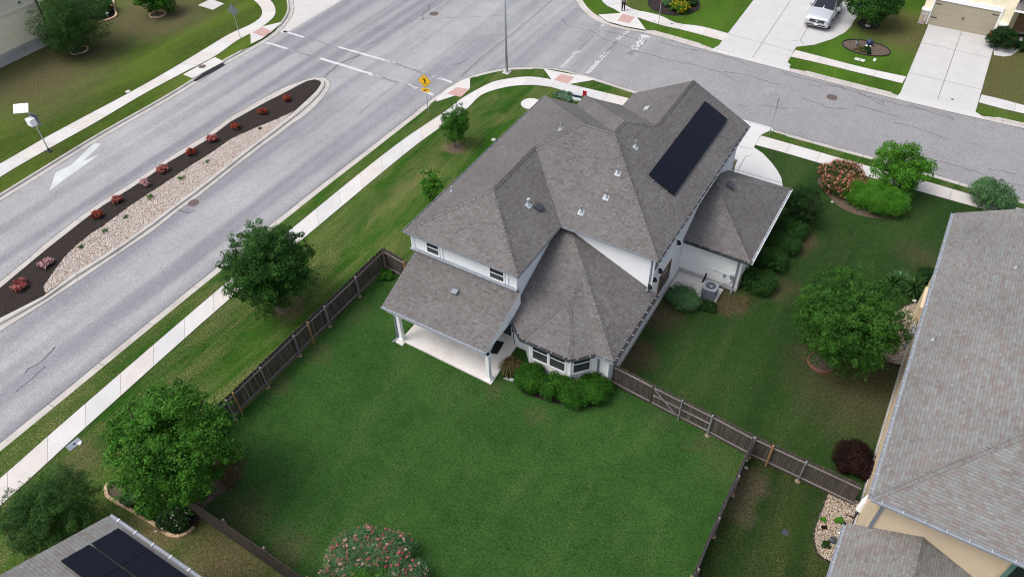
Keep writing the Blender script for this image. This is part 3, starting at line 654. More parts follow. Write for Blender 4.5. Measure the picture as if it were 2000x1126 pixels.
for c in ([(1097, 36), (1110, 50), (1155, 61), (1165, 67), (1180, 77), (1230, 94)], [(1240, 100), (1278, 108), (1300, 116), (1370, 130), (1405, 141), (1440, 159)], [(1415, 140), (1455, 145), (1470, 149), (1480, 155), (1500, 158)],
          [(1287, 82), (1320, 91), (1395, 105), (1440, 118), (1465, 131)], [(1527, 140), (1550, 149), (1600, 160), (1645, 172), (1690, 187), (1720, 195), (1755, 204), (1800, 213), (1850, 222), (1865, 234)],
          [(1575, 164), (1605, 171), (1602, 166), (1640, 167), (1650, 174)], [(1565, 191), (1590, 199), (1615, 210), (1655, 214)], [(1665, 205), (1700, 212), (1757, 229)], [(1670, 176), (1700, 192), (1727, 207), (1722, 195)],
          [(1748, 240), (1765, 242), (1800, 253), (1855, 273)], [(1480, 205), (1500, 206), (1530, 212), (1555, 212)], [(1790, 297), (1812, 302)], [(1789, 304), (1850, 319), (1900, 333), (1940, 350), (2000, 363)], [(1930, 330), (1955, 334), (1983, 340)],
          [(1780, 206), (1815, 218), (1850, 228), (1865, 236)], [(1500, 160), (1525, 166)], [(1443, 204), (1462, 209)], [(1178, 60), (1216, 68), (1245, 78)], [(1505, 182), (1520, 186)]):
    crack(c)
crack([(633, 151), (645, 140), (662, 125), (680, 117), (703, 107)], .09); crack([(703, 95), (715, 88), (735, 80)], .05)
crack([(1085, -5), (1000, 67), (975, 85), (950, 105), (930, 122), (901, 150)], .05, jit=.02); crack([(740, 60), (800, 45), (860, 5), (880, -10)], .03, jit=.02)
crack([(700, 62), (760, 50), (820, 37), (1000, 30)], .025, jit=.02)
crack([(834, 9), (840, 15), (832, 22), (824, 29), (826, 33), (825, 39)], .07); crack([(886, 128), (902, 122), (914, 115)], .06)
crack([(47, 729), (55, 720), (70, 714), (85, 703), (95, 690), (108, 677)], .06); crack([(30, 765), (45, 752), (60, 740), (88, 716)], .05); crack([(343, 406), (352, 410), (367, 416), (382, 411)], .06)
crack([(0, 140+40), (120, 110+30)], .001)
crack([(700, 225), (730, 197), (775, 165)], .03, jit=.02); crack([(500, 240+80), (560, 290-15), (660, 235)][::-1], .015, jit=.02)
for C in (cornerC, nwC, nC):
    prev = None
    for a, b_ in zip(C, C[1:]):
        if (b_-a).length > 12: prev = None; continue
        t = (b_-a).normalized(); nn = Vector((-t.y, t.x, 0))*random.uniform(.014, .034); cur = ((a.x+nn.x, a.y+nn.y, -.1315), (a.x-nn.x, a.y-nn.y, -.1315))
        if prev: cr.face([prev[1], cur[1], cur[0], prev[0]])
        prev = cur
for a, b_ in zip(px(outer_m, -.134), px(outer_m, -.134)[1:]):
    t = (b_-a).normalized(); nn = Vector((-t.y, t.x, 0))*.022; cr.face([(a-nn).to_tuple()[:2]+(-.1312,), (b_-nn).to_tuple()[:2]+(-.1312,), (b_+nn).to_tuple()[:2]+(-.1312,), (a+nn).to_tuple()[:2]+(-.1312,)])
struct('crack', cr, 'crack', road)
def manhole(x, y, r, label, ring=True, z=-.14, crown=None):
    p = at(x, y, z); t = thing('manhole_cover', label, 'manhole', (p.x, p.y, z), 0, 'manhole covers')
    mb = MB(); mb.lathe((0, 0, .003), [(r, 0), (r, .006), (r*.9, .012), (r*.86, .009)], 28); part('cover', mb, 'manhole', t, False)
    if ring:
        mb = MB(); n = 28; 
        for i in range(n):
            a0, a1 = 6.2832*i/n, 6.2832*(i+1)/n; R1 = r*1.28
            mb.face([(r*math.cos(a0), r*math.sin(a0), .0035), (R1*math.cos(a0), R1*math.sin(a0), .0035), (R1*math.cos(a1), R1*math.sin(a1), .0035), (r*math.cos(a1), r*math.sin(a1), .0035)])
        part('collar', mb, 'manring', t, False)
manhole(378, 396, .40, 'round rusty manhole cover in the near lane beside the planted median')
manhole(848, 27, .42, 'round brown manhole cover in the middle of the road junction')
manhole(1625, 190, .42, 'round brown manhole cover among cracks of the side street')
manhole(395, 130, .33, 'dark round cover set in the storm inlet slab', False, .031)
manhole(1860, 194, .10, 'small round valve lid set in the lower part of the far driveway', False, .027)

# ---- planted median
inner = [(0, 562), (60, 512), (95, 483), (160, 432), (200, 402), (250, 371), (300, 338), (330, 316), (400, 276), (450, 238), (480, 221), (520, 199), (560, 179), (580, 168), (600, 158), (615, 155), (626, 158), (627, 164), (618, 178), (600, 195), (575, 218), (560, 231), (530, 254), (500, 277), (470, 300), (420, 340), (375, 374), (340, 400), (300, 430), (230, 481), (150, 530), (85, 560+18), (0, 630-9)]
outer = outer_m
ext_i = [Vector((-43.9, -60, 0)), Vector((-44.5, -20, 0))]; ext_o = ext_i
Pi = px(inner, .0); Po = px(outer, -.12)
dL = Vector((-.6, 0, 0)); a0 = Pi[0]; a1 = Pi[-1]; b0 = Po[0]; b1 = Po[-1]
Pi = [Vector((a0.x, -80, 0))]+Pi+[Vector((a1.x, -80, 0))]; Po = [Vector((b0.x, -80, -.12))]+Po+[Vector((b1.x, -80, -.12))]
mk = MB(); n = len(Pi)
for i in range(n-1):
    A, B, C_, D = Po[i], Po[i+1], Pi[i+1], Pi[i]
    def mixp(p, q, t, z): return (p.x+(q.x-p.x)*t, p.y+(q.y-p.y)*t, z)
    for (t0, z0), (t1, z1) in (((0, -.134), (.52, -.118)), ((.52, -.118), (.60, -.01)), ((.60, -.01), (.70, .012)), ((.70, .012), (1, .012)), ((1, .012), (1.0, -.08))):
        mk.face([mixp(A, D, t1, z1), mixp(B, C_, t1, z1), mixp(B, C_, t0, z0), mixp(A, D, t0, z0)][::1])
acc = 0
for i in range(1, n-1):
    acc += (Pi[i]-Pi[i-1]).length
    if acc > 2.6 and i > 1 and i < n-2:
        acc = 0; a, c = Po[i], Pi[i]; t = (Po[i+1]-Po[i]).normalized()*.015
        pts = [Vector((a.x, a.y, -.130)), Vector((a.x+(c.x-a.x)*.52, a.y+(c.y-a.y)*.52, -.113)), Vector((a.x+(c.x-a.x)*.62, a.y+(c.y-a.y)*.62, .0)), Vector((a.x+(c.x-a.x)*.7, a.y+(c.y-a.y)*.7, .016)), Vector((c.x, c.y, .016))]
        for p, q in zip(pts, pts[1:]): mk.face([p-t, p+t, q+t, q-t], 1)
struct('median_kerb', mk, ['conc_kerb', 'joint'])
sheet('median_mulch', [(p.x, p.y) for p in Pi], -.03, 'mulch')
seam = [(85, 560), (105, 530), (125, 503), (150, 478), (180, 455), (210, 435), (250, 405), (290, 378), (330, 352), (375, 330-8), (410, 300), (450, 272), (480, 258), (510, 245), (545, 231), (573, 217)]
lower = [(560, 231), (530, 254), (500, 277), (470, 300), (420, 340), (375, 374), (340, 400), (300, 430), (230, 481), (150, 530), (90, 572)]
gpoly = [(p.x, p.y) for p in px(seam+lower)]
sheet('median_gravel', gpoly, -.02, 'gravelbase')
def inside(poly, x, y):
    c = False; n = len(poly); j = n-1
    for i in range(n):
        if (poly[i][1] > y) != (poly[j][1] > y) and x < (poly[j][0]-poly[i][0])*(y-poly[i][1])/(poly[j][1]-poly[i][1])+poly[i][0]: c = not c
        j = i
    return c
def scatter_stones(name, poly, count, smin, smax, z, mat, label=None):
    bm = bmesh.new(); bmesh.ops.create_icosphere(bm, subdivisions=1, radius=1); V = np.array([v.co[:] for v in bm.verts]); F = np.array([[v.index for v in f.verts] for f in bm.faces]); bm.free()
    xs = [p[0] for p in poly]; ys = [p[1] for p in poly]; P = []
    while len(P) < count:
        x, y = random.uniform(min(xs), max(xs)), random.uniform(min(ys), max(ys))
        if inside(poly, x, y): P.append((x, y))
    P = np.array(P); n = len(P); s = RNG.uniform(smin, smax, (n, 3)); s[:, 2] *= .6
    a = RNG.uniform(0, 6.28, n); ca, sa = np.cos(a), np.sin(a)
    vv = V[None]*(1+RNG.uniform(-.22, .22, (n, len(V), 1)))*s[:, None, :]
    x = vv[..., 0]*ca[:, None]-vv[..., 1]*sa[:, None]+P[:, 0, None]; y = vv[..., 0]*sa[:, None]+vv[..., 1]*ca[:, None]+P[:, 1, None]; zz = vv[..., 2]+z+RNG.uniform(0, .02, n)[:, None]
    co = np.stack([x, y, zz], -1).reshape(-1, 3); f = (F[None]+np.arange(n)[:, None, None]*len(V)).reshape(-1, 3)
    o = fastmesh(name, co, f, [mat], np.zeros(len(f), int), np.repeat(RNG.random(n), len(F)))
    o['kind'] = 'stuff'; 
    if label: o['label'] = label
    return o
def fastmesh(name, co, f, mats, mi, rnd, parent=None, loc=(0, 0, 0), link=True):
    me = bpy.data.meshes.new(name); k = f.shape[1]
    me.vertices.add(len(co)); me.vertices.foreach_set('co', np.ascontiguousarray(co, dtype=np.float32).ravel())
    me.loops.add(f.size); me.loops.foreach_set('vertex_index', f.astype(np.int32).ravel())
    me.polygons.add(len(f)); me.polygons.foreach_set('loop_start', np.arange(0, f.size, k, dtype=np.int32)); me.polygons.foreach_set('loop_total', np.full(len(f), k, dtype=np.int32))
    me.polygons.foreach_set('material_index', np.asarray(mi, dtype=np.int32))
    for x in mats: me.materials.append(M[x])
    at_ = me.attributes.new('rnd', 'FLOAT', 'FACE'); at_.data.foreach_set('value', np.asarray(rnd, dtype=np.float32))
    me.update(calc_edges=True); me.validate()
    return put(name, me, parent, loc)
scatter_stones('gravel', gpoly, 17000, .022, .055, -.01, 'gravel')

# ------------------------------------------------------------------ BUILDINGS
def roof_part(name, faces, mat, parent, thick=.16, fascia='gutter', caps=True, capmat=None):
    """faces: loops of world points (upper surface). builds slab with fascia skirt and soffit, uv in metres, and hip/ridge caps."""
    mb = MB(); F = []
    for f in faces:
        f = [Vector(p) for p in f]; n = Vector((0, 0, 0))
        for i in range(len(f)): n += f[i].cross(f[(i+1) % len(f)])
        if n.z < 0: f = f[::-1]; n = -n
        n.normalize(); F.append((f, n))
    key = lambda p: (round(p.x, 3), round(p.y, 3), round(p.z, 3)); E_ = {}
    for fi, (f, n) in enumerate(F):
        u = Vector((-n.y, n.x, 0)); u = u.normalized() if u.length > 1e-5 else Vector((1, 0, 0)); v = n.cross(u); v = v if v.z > 0 else -v
        mb.face(f, 0, [(p.dot(u), p.dot(v)) for p in f])
        mb.face([p-Vector((0, 0, thick)) for p in f[::-1]], 1)
        for i in range(len(f)): E_.setdefault(frozenset((key(f[i]), key(f[(i+1) % len(f)]))), []).append((fi, f[i], f[(i+1) % len(f)]))
    capm = MB()
    for k, l in E_.items():
        if len(l) == 1:
            _, a, b = l[0]; dz = Vector((0, 0, thick)); mb.face([a, a-dz, b-dz, b], 1)
        elif caps:
            (f1, a, b), (f2, _, _) = l[:2]; n1, n2 = F[f1][1], F[f2][1]; c2 = sum(F[f2][0], Vector())/len(F[f2][0])
            if (c2-a).dot(n1) < -.02:     # convex
                dd = (b-a).normalized(); L = (b-a).length
                for n_, sgn in ((n1, 1), (n2, -1)):
                    out = n_.cross(dd)*sgn
                    cf = sum(F[f1 if sgn == 1 else f2][0], Vector())/len(F[f1 if sgn == 1 else f2][0])
                    if out.dot(cf-a) < 0: out = -out
                    k_ = max(1, int(L/.145)); 
                    for i in range(k_):
                        p = a+dd*(L*i/k_); q = a+dd*(L*(i+1)/k_); h0, h1 = .030, .012
                        if a.z > b.z: h0, h1 = h1, h0
                        o0, o1 = n_*h0, n_*h1; r_ = random.random()*40
                        pts = [p+o0, q+o1, q+o1+out*.15, p+o0+out*.15]
                        uvs = [(r_, r_), (r_+.05, r_), (r_+.05, r_+.05), (r_, r_+.05)]
                        base = r_-(r_ % .145)+.05; uu = r_-(r_ % .32)+.06; uvs = [(uu, base), (uu, base+.07), (uu+.1, base+.07), (uu+.1, base)]
                        nn = (pts[1]-pts[0]).cross(pts[2]-pts[0])
                        if nn.z < 0: pts = pts[::-1]; uvs = uvs[::-1]
                        capm.face(pts, 0, uvs)
                        e0 = out*.15; 
                        low = (q, o1) if a.z > b.z else (p, o0)
                        capm.face([low[0]+low[1], low[0]+low[1]+e0, low[0]+e0, low[0]], 0, [(uu, base-.03)]*4)
    o = part(name, mb, [mat, fascia], parent)
    if capm.f: part('ridge_cap', capm, [mat], o)
    return o
def gutter(parent, a, b, side, hang=.62, w_=.13, h_=.11, name='gutter', cols=('gutter', 'gutdark', 'hanger'), hw=.022):
    """open trough along eave a-b; side = outward unit vector"""
    a, b, s = Vector(a), Vector(b), Vector(side); z = Vector((0, 0, 1)); mb = MB()
    i0 = s*.005; o0 = s*w_
    lo = -z*h_
    mb.face([a+i0+lo, b+i0+lo, b+o0+lo, a+o0+lo], 0)
    mb.bar(a+o0-z*h_/2, b+o0-z*h_/2, .018, h_, 0, z)
    mb.face([a+i0+lo*.5, b+i0+lo*.5, b+o0+lo*.5, a+o0+lo*.5], 1)
    mb.bar(a+i0-z*h_/2, b+i0-z*h_/2, .008, h_, 0, z)
    L = (b-a).length; n = int(L/hang)
    for i in range(n):
        p = a+(b-a)*((i+.5)/n); mb.bar(p+z*.006, p+o0*1.05+z*.006, hw, .012, 2, z)
    return part(name, mb, list(cols), parent)
def box_walls(parent, poly, z0, z1, mat, name='wall', label=None):
    mb = MB(); mb.prism(poly, z0, z1, 0, False); return part(name, mb, mat, parent, label=label)
def window(parent, c, w_, h_, n, sash=True, frame='trim', fw=.08, glass='glass', low='screen', label=None):
    """c centre on wall plane, n outward horizontal normal"""
    c, n = Vector(c), Vector(n).normalized(); u = Vector((-n.y, n.x, 0)); z = Vector((0, 0, 1)); mb = MB()
    def bb(mb, x0, x1, z0, z1, d0, d1, mi=0):
        P = [c+u*x+z*zz+n*dd for zz in (z0, z1) for (x, dd) in ((x0, d0), (x1, d0), (x1, d1), (x0, d1))]; mb.hexa(P, mi)
    W2, H2 = w_/2, h_/2
    bb(mb, -W2-fw, -W2, -H2-fw, H2+fw, -.01, .05); bb(mb, W2, W2+fw, -H2-fw, H2+fw, -.01, .05); bb(mb, -W2, W2, H2, H2+fw, -.01, .048); bb(mb, -W2, W2, -H2-fw, -H2, -.01, .065)
    if sash: bb(mb, -W2, W2, -.03, .03, -.01, .035)
    o = part('window', mb, frame, parent, label=label)
    mb = MB(); bb(mb, -W2, W2, 0 if sash else -H2, H2, -.01, .012); part('pane', mb, glass, o)
    if sash: mb = MB(); bb(mb, -W2, W2, -H2, 0, -.01, .022); part('screen', mb, low, o)
    return o
def downspout(parent, x, y, z0, z1, mat='downspout', kick=(0, -.35)):
    mb = MB(); mb.box((x-.045, y-.035, z0+.12), (x+.045, y+.035, z1)); mb.bar((x, y, z0+.15), (x+kick[0], y+kick[1], z0+.05), .09, .07)
    return part('downspout', mb, mat, parent)
def pipe_vent(parent, P, r=.045, h=.38, flash=.3, cap=None, n=None):
    mb = MB(); P = Vector(P); n = n or Vector((0, 0, 1)); u = Vector((-n.y, n.x, 0)).normalized(); v = n.cross(u)
    mb.face([P+n*.022+u*a+v*b for a, b in ((-flash/2, -flash/2), (flash/2, -flash/2), (flash/2, flash/2), (-flash/2, flash/2))], 1)
    mb.tube(P, P+Vector((0, 0, h*.35)), r*2.0, r*1.3, 12, 1); mb.tube(P+Vector((0, 0, h*.3)), P+Vector((0, 0, h)), r, r, 10, 0)
    if cap: mb.tube(P+Vector((0, 0, h)), P+Vector((0, 0, h+.09)), cap, cap*.9, 12, 1)
    return part('pipe_vent', mb, ['metal', 'flash'], parent)
def box_vent(parent, P, n, s=.42, mat='dark', h=.16):
    P = Vector(P); n = Vector(n); u = Vector((-n.y, n.x, 0)).normalized(); v = n.cross(u); v = v if v.z > 0 else -v; mb = MB()
    lo = [P+u*a+v*b for a, b in ((-s/2, -s/2), (s/2, -s/2), (s/2, s/2), (-s/2, s/2))]
    hi = [P+u*a+v*b+n*h for a, b in ((-s*.42, -s*.46), (s*.42, -s*.46), (s*.42, s*.2), (-s*.42, s*.2))]
    mb.hexa(lo+hi); hi2 = [q+n*.012 for q in hi]; mb.hexa([P+u*a+v*b+n*h for a, b in ((-s*.5, -s*.58), (s*.5, -s*.58), (s*.5, s*.25), (-s*.5, s*.25))]+[P+u*a+v*b+n*(h+.025) for a, b in ((-s*.5, -s*.58), (s*.5, -s*.58), (s*.5, s*.25), (-s*.5, s*.25))])
    return part('roof_vent', mb, mat, parent)
def panels(parent, o, du, dv, nu, nv, pu, pv, n, gap=.02, lift=.12, label=None):
    """o lower corner on roof; du,dv unit dirs"""
    o, du, dv, n = Vector(o), Vector(du).normalized(), Vector(dv).normalized(), Vector(n).normalized()
    for i in range(nu):
        for j in range(nv):
            c = o+du*(i*(pu+gap))+dv*(j*(pv+gap))+n*lift
            def q(a, b, h): return c+du*a+dv*b+n*h
            mb = MB(); P = [q(0, 0, 0), q(pu, 0, 0), q(pu, pv, 0), q(0, pv, 0)]+[q(0, 0, .035), q(pu, 0, .035), q(pu, pv, .035), q(0, pv, .035)]; mb.hexa(P, 1)
            e = .006; mb.face([q(e, e, .0375), q(pu-e, e, .0375), q(pu-e, pv-e, .0375), q(e, pv-e, .0375)], 0, [(0, 0), (pu, 0), (pu, pv), (0, pv)])
            part('solar_panel', mb, ['solar', 'solarframe'], parent)
    mb = MB()
    for j in range(nv):
        for t in (.25, .75):
            a = o+dv*(j*(pv+gap)+pv*t)+n*(lift*.6); mb.bar(a-du*.08, a+du*(nu*(pu+gap)+.05), .04, .04, 0, n)
    part('panel_rail', mb, 'metal', parent)

# ---- main house
H = thing('house', 'white two storey house with brown grey shingle roof and a long black solar array', 'house', (-15, 33, 0))
ze = 5.5
P3, P4, P5, P6, P7 = (-16.4, 34.9, 8.35), (-14.4, 34.9, 8.35), (-14.4, 36.3, 8.35), (-12.95, 37.85, 7.58), (-12.95, 43.95, 7.58)
P1, P2 = (-18.45, 28.05, 7.35), (-18.45, 32.75, 7.35)
xW, xE = -22.18, -8.87
rf = [[(xW, 24.35, ze), (-14.72, 24.35, ze), P1], [(xW, 24.35, ze), P1, P2, P3, (xW, 40.7, ze)], [(-14.72, 24.35, ze), (-14.72, 29.08, ze), P2, P1],
      [(-14.72, 29.08, ze), (xE, 29.08, ze), P4, P3, P2], [(xW, 40.7, ze), P3, P4, (-19.75, 40.7, ze)], [(-19.75, 40.7, ze), P4, P5, (-19.75, 42.05, ze)],
      [(-19.75, 42.05, ze), P5, P6, (-17.0, 42.05, ze)], [(-17.0, 42.05, ze), P6, P7, (-17.0, 43.95, ze)], [(xE, 29.08, ze), (xE, 43.95, ze), P7, P6, P5, P4]]
mainroof = roof_part('roof', rf, 'roof', H)
fp = [(-21.85, 24.75), (-15.1, 24.75), (-15.1, 29.45), (-9.2, 29.45), (-9.2, 43.5), (-16.6, 43.5), (-16.6, 41.65), (-19.35, 41.65), (-19.35, 40.3), (-21.85, 40.3)]
box_walls(H, fp, 0, ze-.02, 'white')
mb = MB(); mb.prism([(-16.6, 43.30), (-9.2, 43.30), (-9.2, 43.498), (-16.6, 43.498)], ze-.03, ze); mb.face([(-16.6, 43.5, ze-.03), (-9.2, 43.5, ze-.03), (-12.95, 43.5, 7.4)]); mb.face([(-9.2, 43.3, ze-.03), (-16.6, 43.3, ze-.03), (-12.95, 43.3, 7.4)]); part('gable_wall', mb, 'white', H)
# low rear wing with bay
zb = 2.7
fpb = [(-15.05, 24.22), (-14.25, 24.22), (-13.42, 23.3), (-10.97, 23.3), (-10.1, 24.25), (-9.202, 24.25), (-9.202, 29.44), (-15.05, 29.44)]
box_walls(H, fpb, 0, zb-.02, 'stucco', 'wing_wall')
a_, b_, c_, d_, e_ = (-15.02, 23.85, zb), (-13.72, 22.85, zb), (-10.75, 22.85, zb), (-9.8, 23.85, zb), (-8.77, 23.85, zb)
sl = .42; top = (-14.2, 29.44, zb+sl*(29.44-23.85)); topL = (-15.02, 29.44, top[2]); eU = (-8.77, 29.44, zb)
apx = (-12.4, 25.75, 3.68); rE = (-12.32, 27.0, zb+sl*(27.0-23.85)+.01)
brf = [[a_, rE, topL], [rE, top, topL], [a_, apx, rE], [a_, b_, apx], [b_, c_, apx], [c_, d_, apx], [d_, rE, apx], [d_, e_, top, rE], [e_, eU, top]]
wroof = roof_part('wing_roof', brf, 'roof', H)
# east single storey room
fpa = [(-9.203, 34.68), (-5.52, 34.68), (-5.52, 42.1), (-9.203, 42.1)]
box_walls(H, fpa, 0, 2.68, 'stucco', 'side_room_wall')
za = 2.75; ap = (-9.2, 38.44, 4.88)
arf = [[(-9.2, 34.42, za), (-5.06, 34.42, za), ap], [(-5.06, 34.42, za), (-5.06, 42.45, za), ap], [(-5.06, 42.45, za), (-9.2, 42.45, za), ap]]
aroof = roof_part('side_roof', arf, 'roof', H)
# patio roof
zp = 2.72; prf = [[(-21.65, 21.1, zp), (-14.82, 21.1, zp), (-14.82, 24.75, 4.05), (-21.95, 24.75, 4.05)]]
prf = [[(-21.65, 21.1, zp), (-14.82, 21.1, zp), (-14.82, 24.75, 4.05), (-21.75, 24.75, 4.05)]]
proof = roof_part('patio_roof', prf, 'roof', H, .2, 'trim')
mb = MB(); mb.face([(-14.84, 21.2, zp-.15), (-14.84, 24.74, zp-.15), (-14.84, 24.74, 3.86)]); mb.box((-14.96, 24.0, 2.9), (-14.85, 29.4, 3.0)); part('patio_gable', mb, 'trim', H)
mb = MB(); mb.box((-21.5, 21.2, zp-.5), (-14.95, 21.35, zp-.2)); part('patio_beam', mb, 'trim', H)
for x in (-20.85, -14.93):
    mb = MB(); mb.box((x-.11, 21.28, .1), (x+.11, 21.5, zp-.5)); mb.box((x-.15, 21.24, .1), (x+.15, 21.54, .22)); mb.box((x-.15, 21.24, zp-.62), (x+.15, 21.54, zp-.5)); part('patio_post', mb, 'trim', H)
mb = MB(); mb.box((-21.2, 21.33, 0), (-21.1, 21.42, zp-.1)); mb.bar((-21.15, 21.37, .06), (-21.2, 20.95, .05), .1, .07); part('downspout', mb, 'downspout', H)
# flashing tray where the patio roof meets the wall
mb = MB(); mb.bar((-22.05, 24.70, 4.12), (-14.98, 24.70, 4.12), .30, .03, 0); mb.bar((-22.05, 24.57, 4.07), (-14.98, 24.57, 4.07), .04, .05, 0); part('flashing', mb, 'gutter', H)
# foundations
mb = MB(); mb.box((-5.50, 34.66, 0), (-9.2, 34.60, .32)); mb.box((-5.50, 34.60, 0), (-5.46, 42.1, .32)); mb.box((-9.18, 24.3, 0), (-9.12, 34.6, .22)); part('foundation', mb, 'plinth', H)
# windows : upper south wall, bay, east wall
def win_s(a, b, Y, zlo, zhi, **k):
    A, B = aty(*a, Y), aty(*b, Y); return window(H, ((A.x+B.x)/2, Y, (zlo+zhi)/2), abs(B.x-A.x), zhi-zlo, (0, -1, 0), **k)
for pa, pb in (((834, 482), (858, 495)), ((957, 532), (985, 546))):
    A, B = aty(*pa, 24.75), aty(*pb, 24.75); zc = (A.z+B.z)/2; window(H, ((A.x+B.x)/2, 24.75, zc+.16), B.x-A.x-.05, .78, (0, -1, 0))
    mb = MB(); mb.box((B.x+.14, 24.70, zc-.30), (B.x+.26, 24.75, 5.2)); part('corner_board', mb, 'trim', H)
zc = 1.62
for pa, pb in (((1041, 690), (1069, 705)), ((1074, 707), (1103, 723))):
    A, B = aty(*pa, 23.3), aty(*pb, 23.3); window(H, ((A.x+B.x)/2, 23.3, zc), B.x-A.x, 1.35, (0, -1, 0))
fa, fb = Vector((-10.97, 23.3, 0)), Vector((-10.1, 24.25, 0)); nd = Vector((fb.y-fa.y, -(fb.x-fa.x), 0)).normalized(); mid = (fa+fb)/2
window(H, (mid.x, mid.y, zc), .92, 1.35, nd)
for x, y, z0, z1, r_ in ((-13.42, 23.3, .1, zb-.1, .05), (-10.97, 23.3, .1, zb-.1, .05), (-10.1, 24.25, .1, zb-.1, .05), (-14.25, 24.22, .1, zb-.1, .05), (-9.21, 24.26, .05, zb-.1, .06), (-15.1, 24.76, 4.1, ze-.1, .06), (-21.85, 24.76, 4.1, ze-.1, .06), (-9.2, 29.46, 2.8, ze-.1, .06)):
    mb = MB(); mb.box((x-r_, y-r_, z0), (x+r_, y+r_, z1)); part('corner_board', mb, 'trim', H)
# east wall window (brown frame) and small ones
q = [atx(x, y, -9.2) for x, y in ((1289, 540), (1311, 506), (1303, 545), (1283, 572))]
yc = sum(p.y for p in q)/4; zc_ = sum(p.z for p in q)/4; yw = abs((q[1].y+q[2].y)/2-(q[0].y+q[3].y)/2); zh = (q[0].z+q[1].z)/2-(q[2].z+q[3].z)/2
window(H, (-9.2, yc, zc_), yw, zh, (1, 0, 0), True, 'brownwin', .06, 'glass', 'screen', 'tall window in a brown frame')
for px_, py_ in ((1356, 407), (1282, 516)):
    p = atx(px_, py_, -9.2); window(H, (-9.2, p.y, p.z), .75 if px_ > 1300 else .6, .55 if px_ > 1300 else .8, (1, 0, 0), False)
for x, y in ((1326, 473), (1290, 528), (1279, 545), (1269, 559), (1408, 324)):
    p = atx(x, y, -9.08); mb = MB(); mb.tube((-9.2, p.y, p.z+.06), (-9.05, p.y, p.z+.06), .05, .05, 8); mb.tube((-9.07, p.y, p.z+.12), (-9.05, p.y, p.z-.12), .05, .13, 10); part('wall_light', mb, 'black', H)
# front: stone veneer, garage door, entry (seen from the street side)
mb = MB(); mb.box((-9.6, 43.5, 0), (-9.08, 43.72, 2.7)); mb.box((-9.64, 43.48, 2.7), (-9.04, 43.76, 2.82)); part('stone_pier', mb, 'stone', H)
mb = MB(); mb.box((-15.3, 43.5, .03), (-10.3, 43.56, 2.3)); part('garage_door', mb, 'trim', H)
mb = MB(); mb.box((-18.9, 41.65, .03), (-17.9, 41.72, 2.2)); part('door', mb, 'brownwin', H)
for x, z in ((-14.6, 4.4), (-11.2, 4.4)): window(H, (x, 43.5, z), 1.1, 1.3, (0, 1, 0))
window(H, (-20.6, 40.3, 1.6), 1.4, 1.4, (0, 1, 0)); window(H, (-20.6, 40.3, 4.4), 1.2, 1.2, (0, 1, 0))
for y, z in ((27.5, 4.5), (32, 4.5), (37, 4.5), (28, 1.6), (36, 1.6)): window(H, (-21.85, y, z), 1.0, 1.2, (-1, 0, 0))
mb = MB(); mb.box((-17.2, 24.68, .1), (-15.5, 24.75, 2.15)); part('patio_door', mb, ['glass'], H)
# downspouts
for (x, y, z0, z1) in ((-9.75, 24.18, 0, zb-.1), (-9.28, 29.38, 2.95, ze-.12), (-5.72, 34.60, .0, 2.66)): downspout(H, x, y, z0, z1)
mb = MB(); mb.box((-21.98, 24.66, 4.15), (-21.9, 24.74, ze-.1)); part('downspout', mb, 'trim', H)
# gutters
gutter(H, (xE, 29.1, ze-.02), (xE, 43.95, ze-.02), (1, 0, 0)); gutter(H, (xW, 24.4, ze-.02), (xW, 40.7, ze-.02), (-1, 0, 0), name='gutter', w_=.10)
gutter(H, (-8.77, 23.85, zb-.02), (-8.77, 29.44, zb-.02), (1, 0, 0), cols=('gutdark', 'gutdark', 'hanger'), hw=.03)
gutter(H, b_, c_, (0, -1, 0), cols=('dark', 'gutdark', 'hanger')); gutter(H, a_, b_, (-.61, -.79, 0), cols=('dark', 'gutdark', 'hanger')); gutter(H, c_, d_, (.72, -.69, 0), cols=('dark', 'gutdark', 'hanger')); gutter(H, d_, e_, (0, -1, 0))
gutter(H, (-21.65, 21.1, zp), (-14.82, 21.1, zp), (0, -1, 0), cols=('gutter', 'gutter', 'hanger')); gutter(H, (-5.06, 34.42, za), (-5.06, 42.45, za), (1, 0, 0), cols=('whitep', 'gutter', 'whitep')); gutter(H, (-9.1, 34.42, za), (-5.06, 34.42, za), (0, -1, 0), cols=('dark', 'gutdark', 'gutter'))
# roof penetrations
for (x, y, k) in ((1095, 253, 0), (1241, 288, 0), (1207, 339, 0), (1184, 386, 0), (1135, 415, 0), (1032, 401, 1), (883, 373, 2)):
    h = face_hit(x, y, rf)
    if h: pipe_vent(H, h[0], .05, (.5, .38, .3)[k], (.34, .36, .22)[k], .10 if k == 1 else None, h[1])
h = face_hit(1264, 213, rf)
mb = MB(); mb.bar(h[0]+h[1]*.06-Vector((0, .2, 0)), h[0]+h[1]*.06+Vector((0, .2, 0)), .34, .1, 0, h[1]); part('skylight_tube', mb, 'flash', H)
h = face_hit(1050, 405, rf); box_vent(H, h[0], h[1], .45, 'dark'); h = face_hit(890, 569, prf); box_vent(H, h[0], h[1], .36, 'downspout', .14); h = face_hit(1424, 363, arf); box_vent(H, h[0], h[1], .42, 'dark')
# solar array on east slope
ne = Vector((2.85, 0, 5.53)).normalized(); upv = Vector((-5.53, 0, 2.85)).normalized()
ylo, yhi = 33.8, 42.75; zz = lambda x: ze+(xE-x)*(8.35-ze)/(xE+14.4)
panels(H, (-10.07, ylo, zz(-10.07)), (0, 1, 0), upv, 9, 1, (yhi-ylo)/9-.006, 1.86, ne, .006, .10)
sheetp = MB(); sheetp.prism([(-20.9, 21.28), (-14.65, 21.15), (-14.85, 24.3), (-15.1, 24.74), (-20.9, 24.74)], -.1, .1)
struct('patio', sheetp, 'patio')
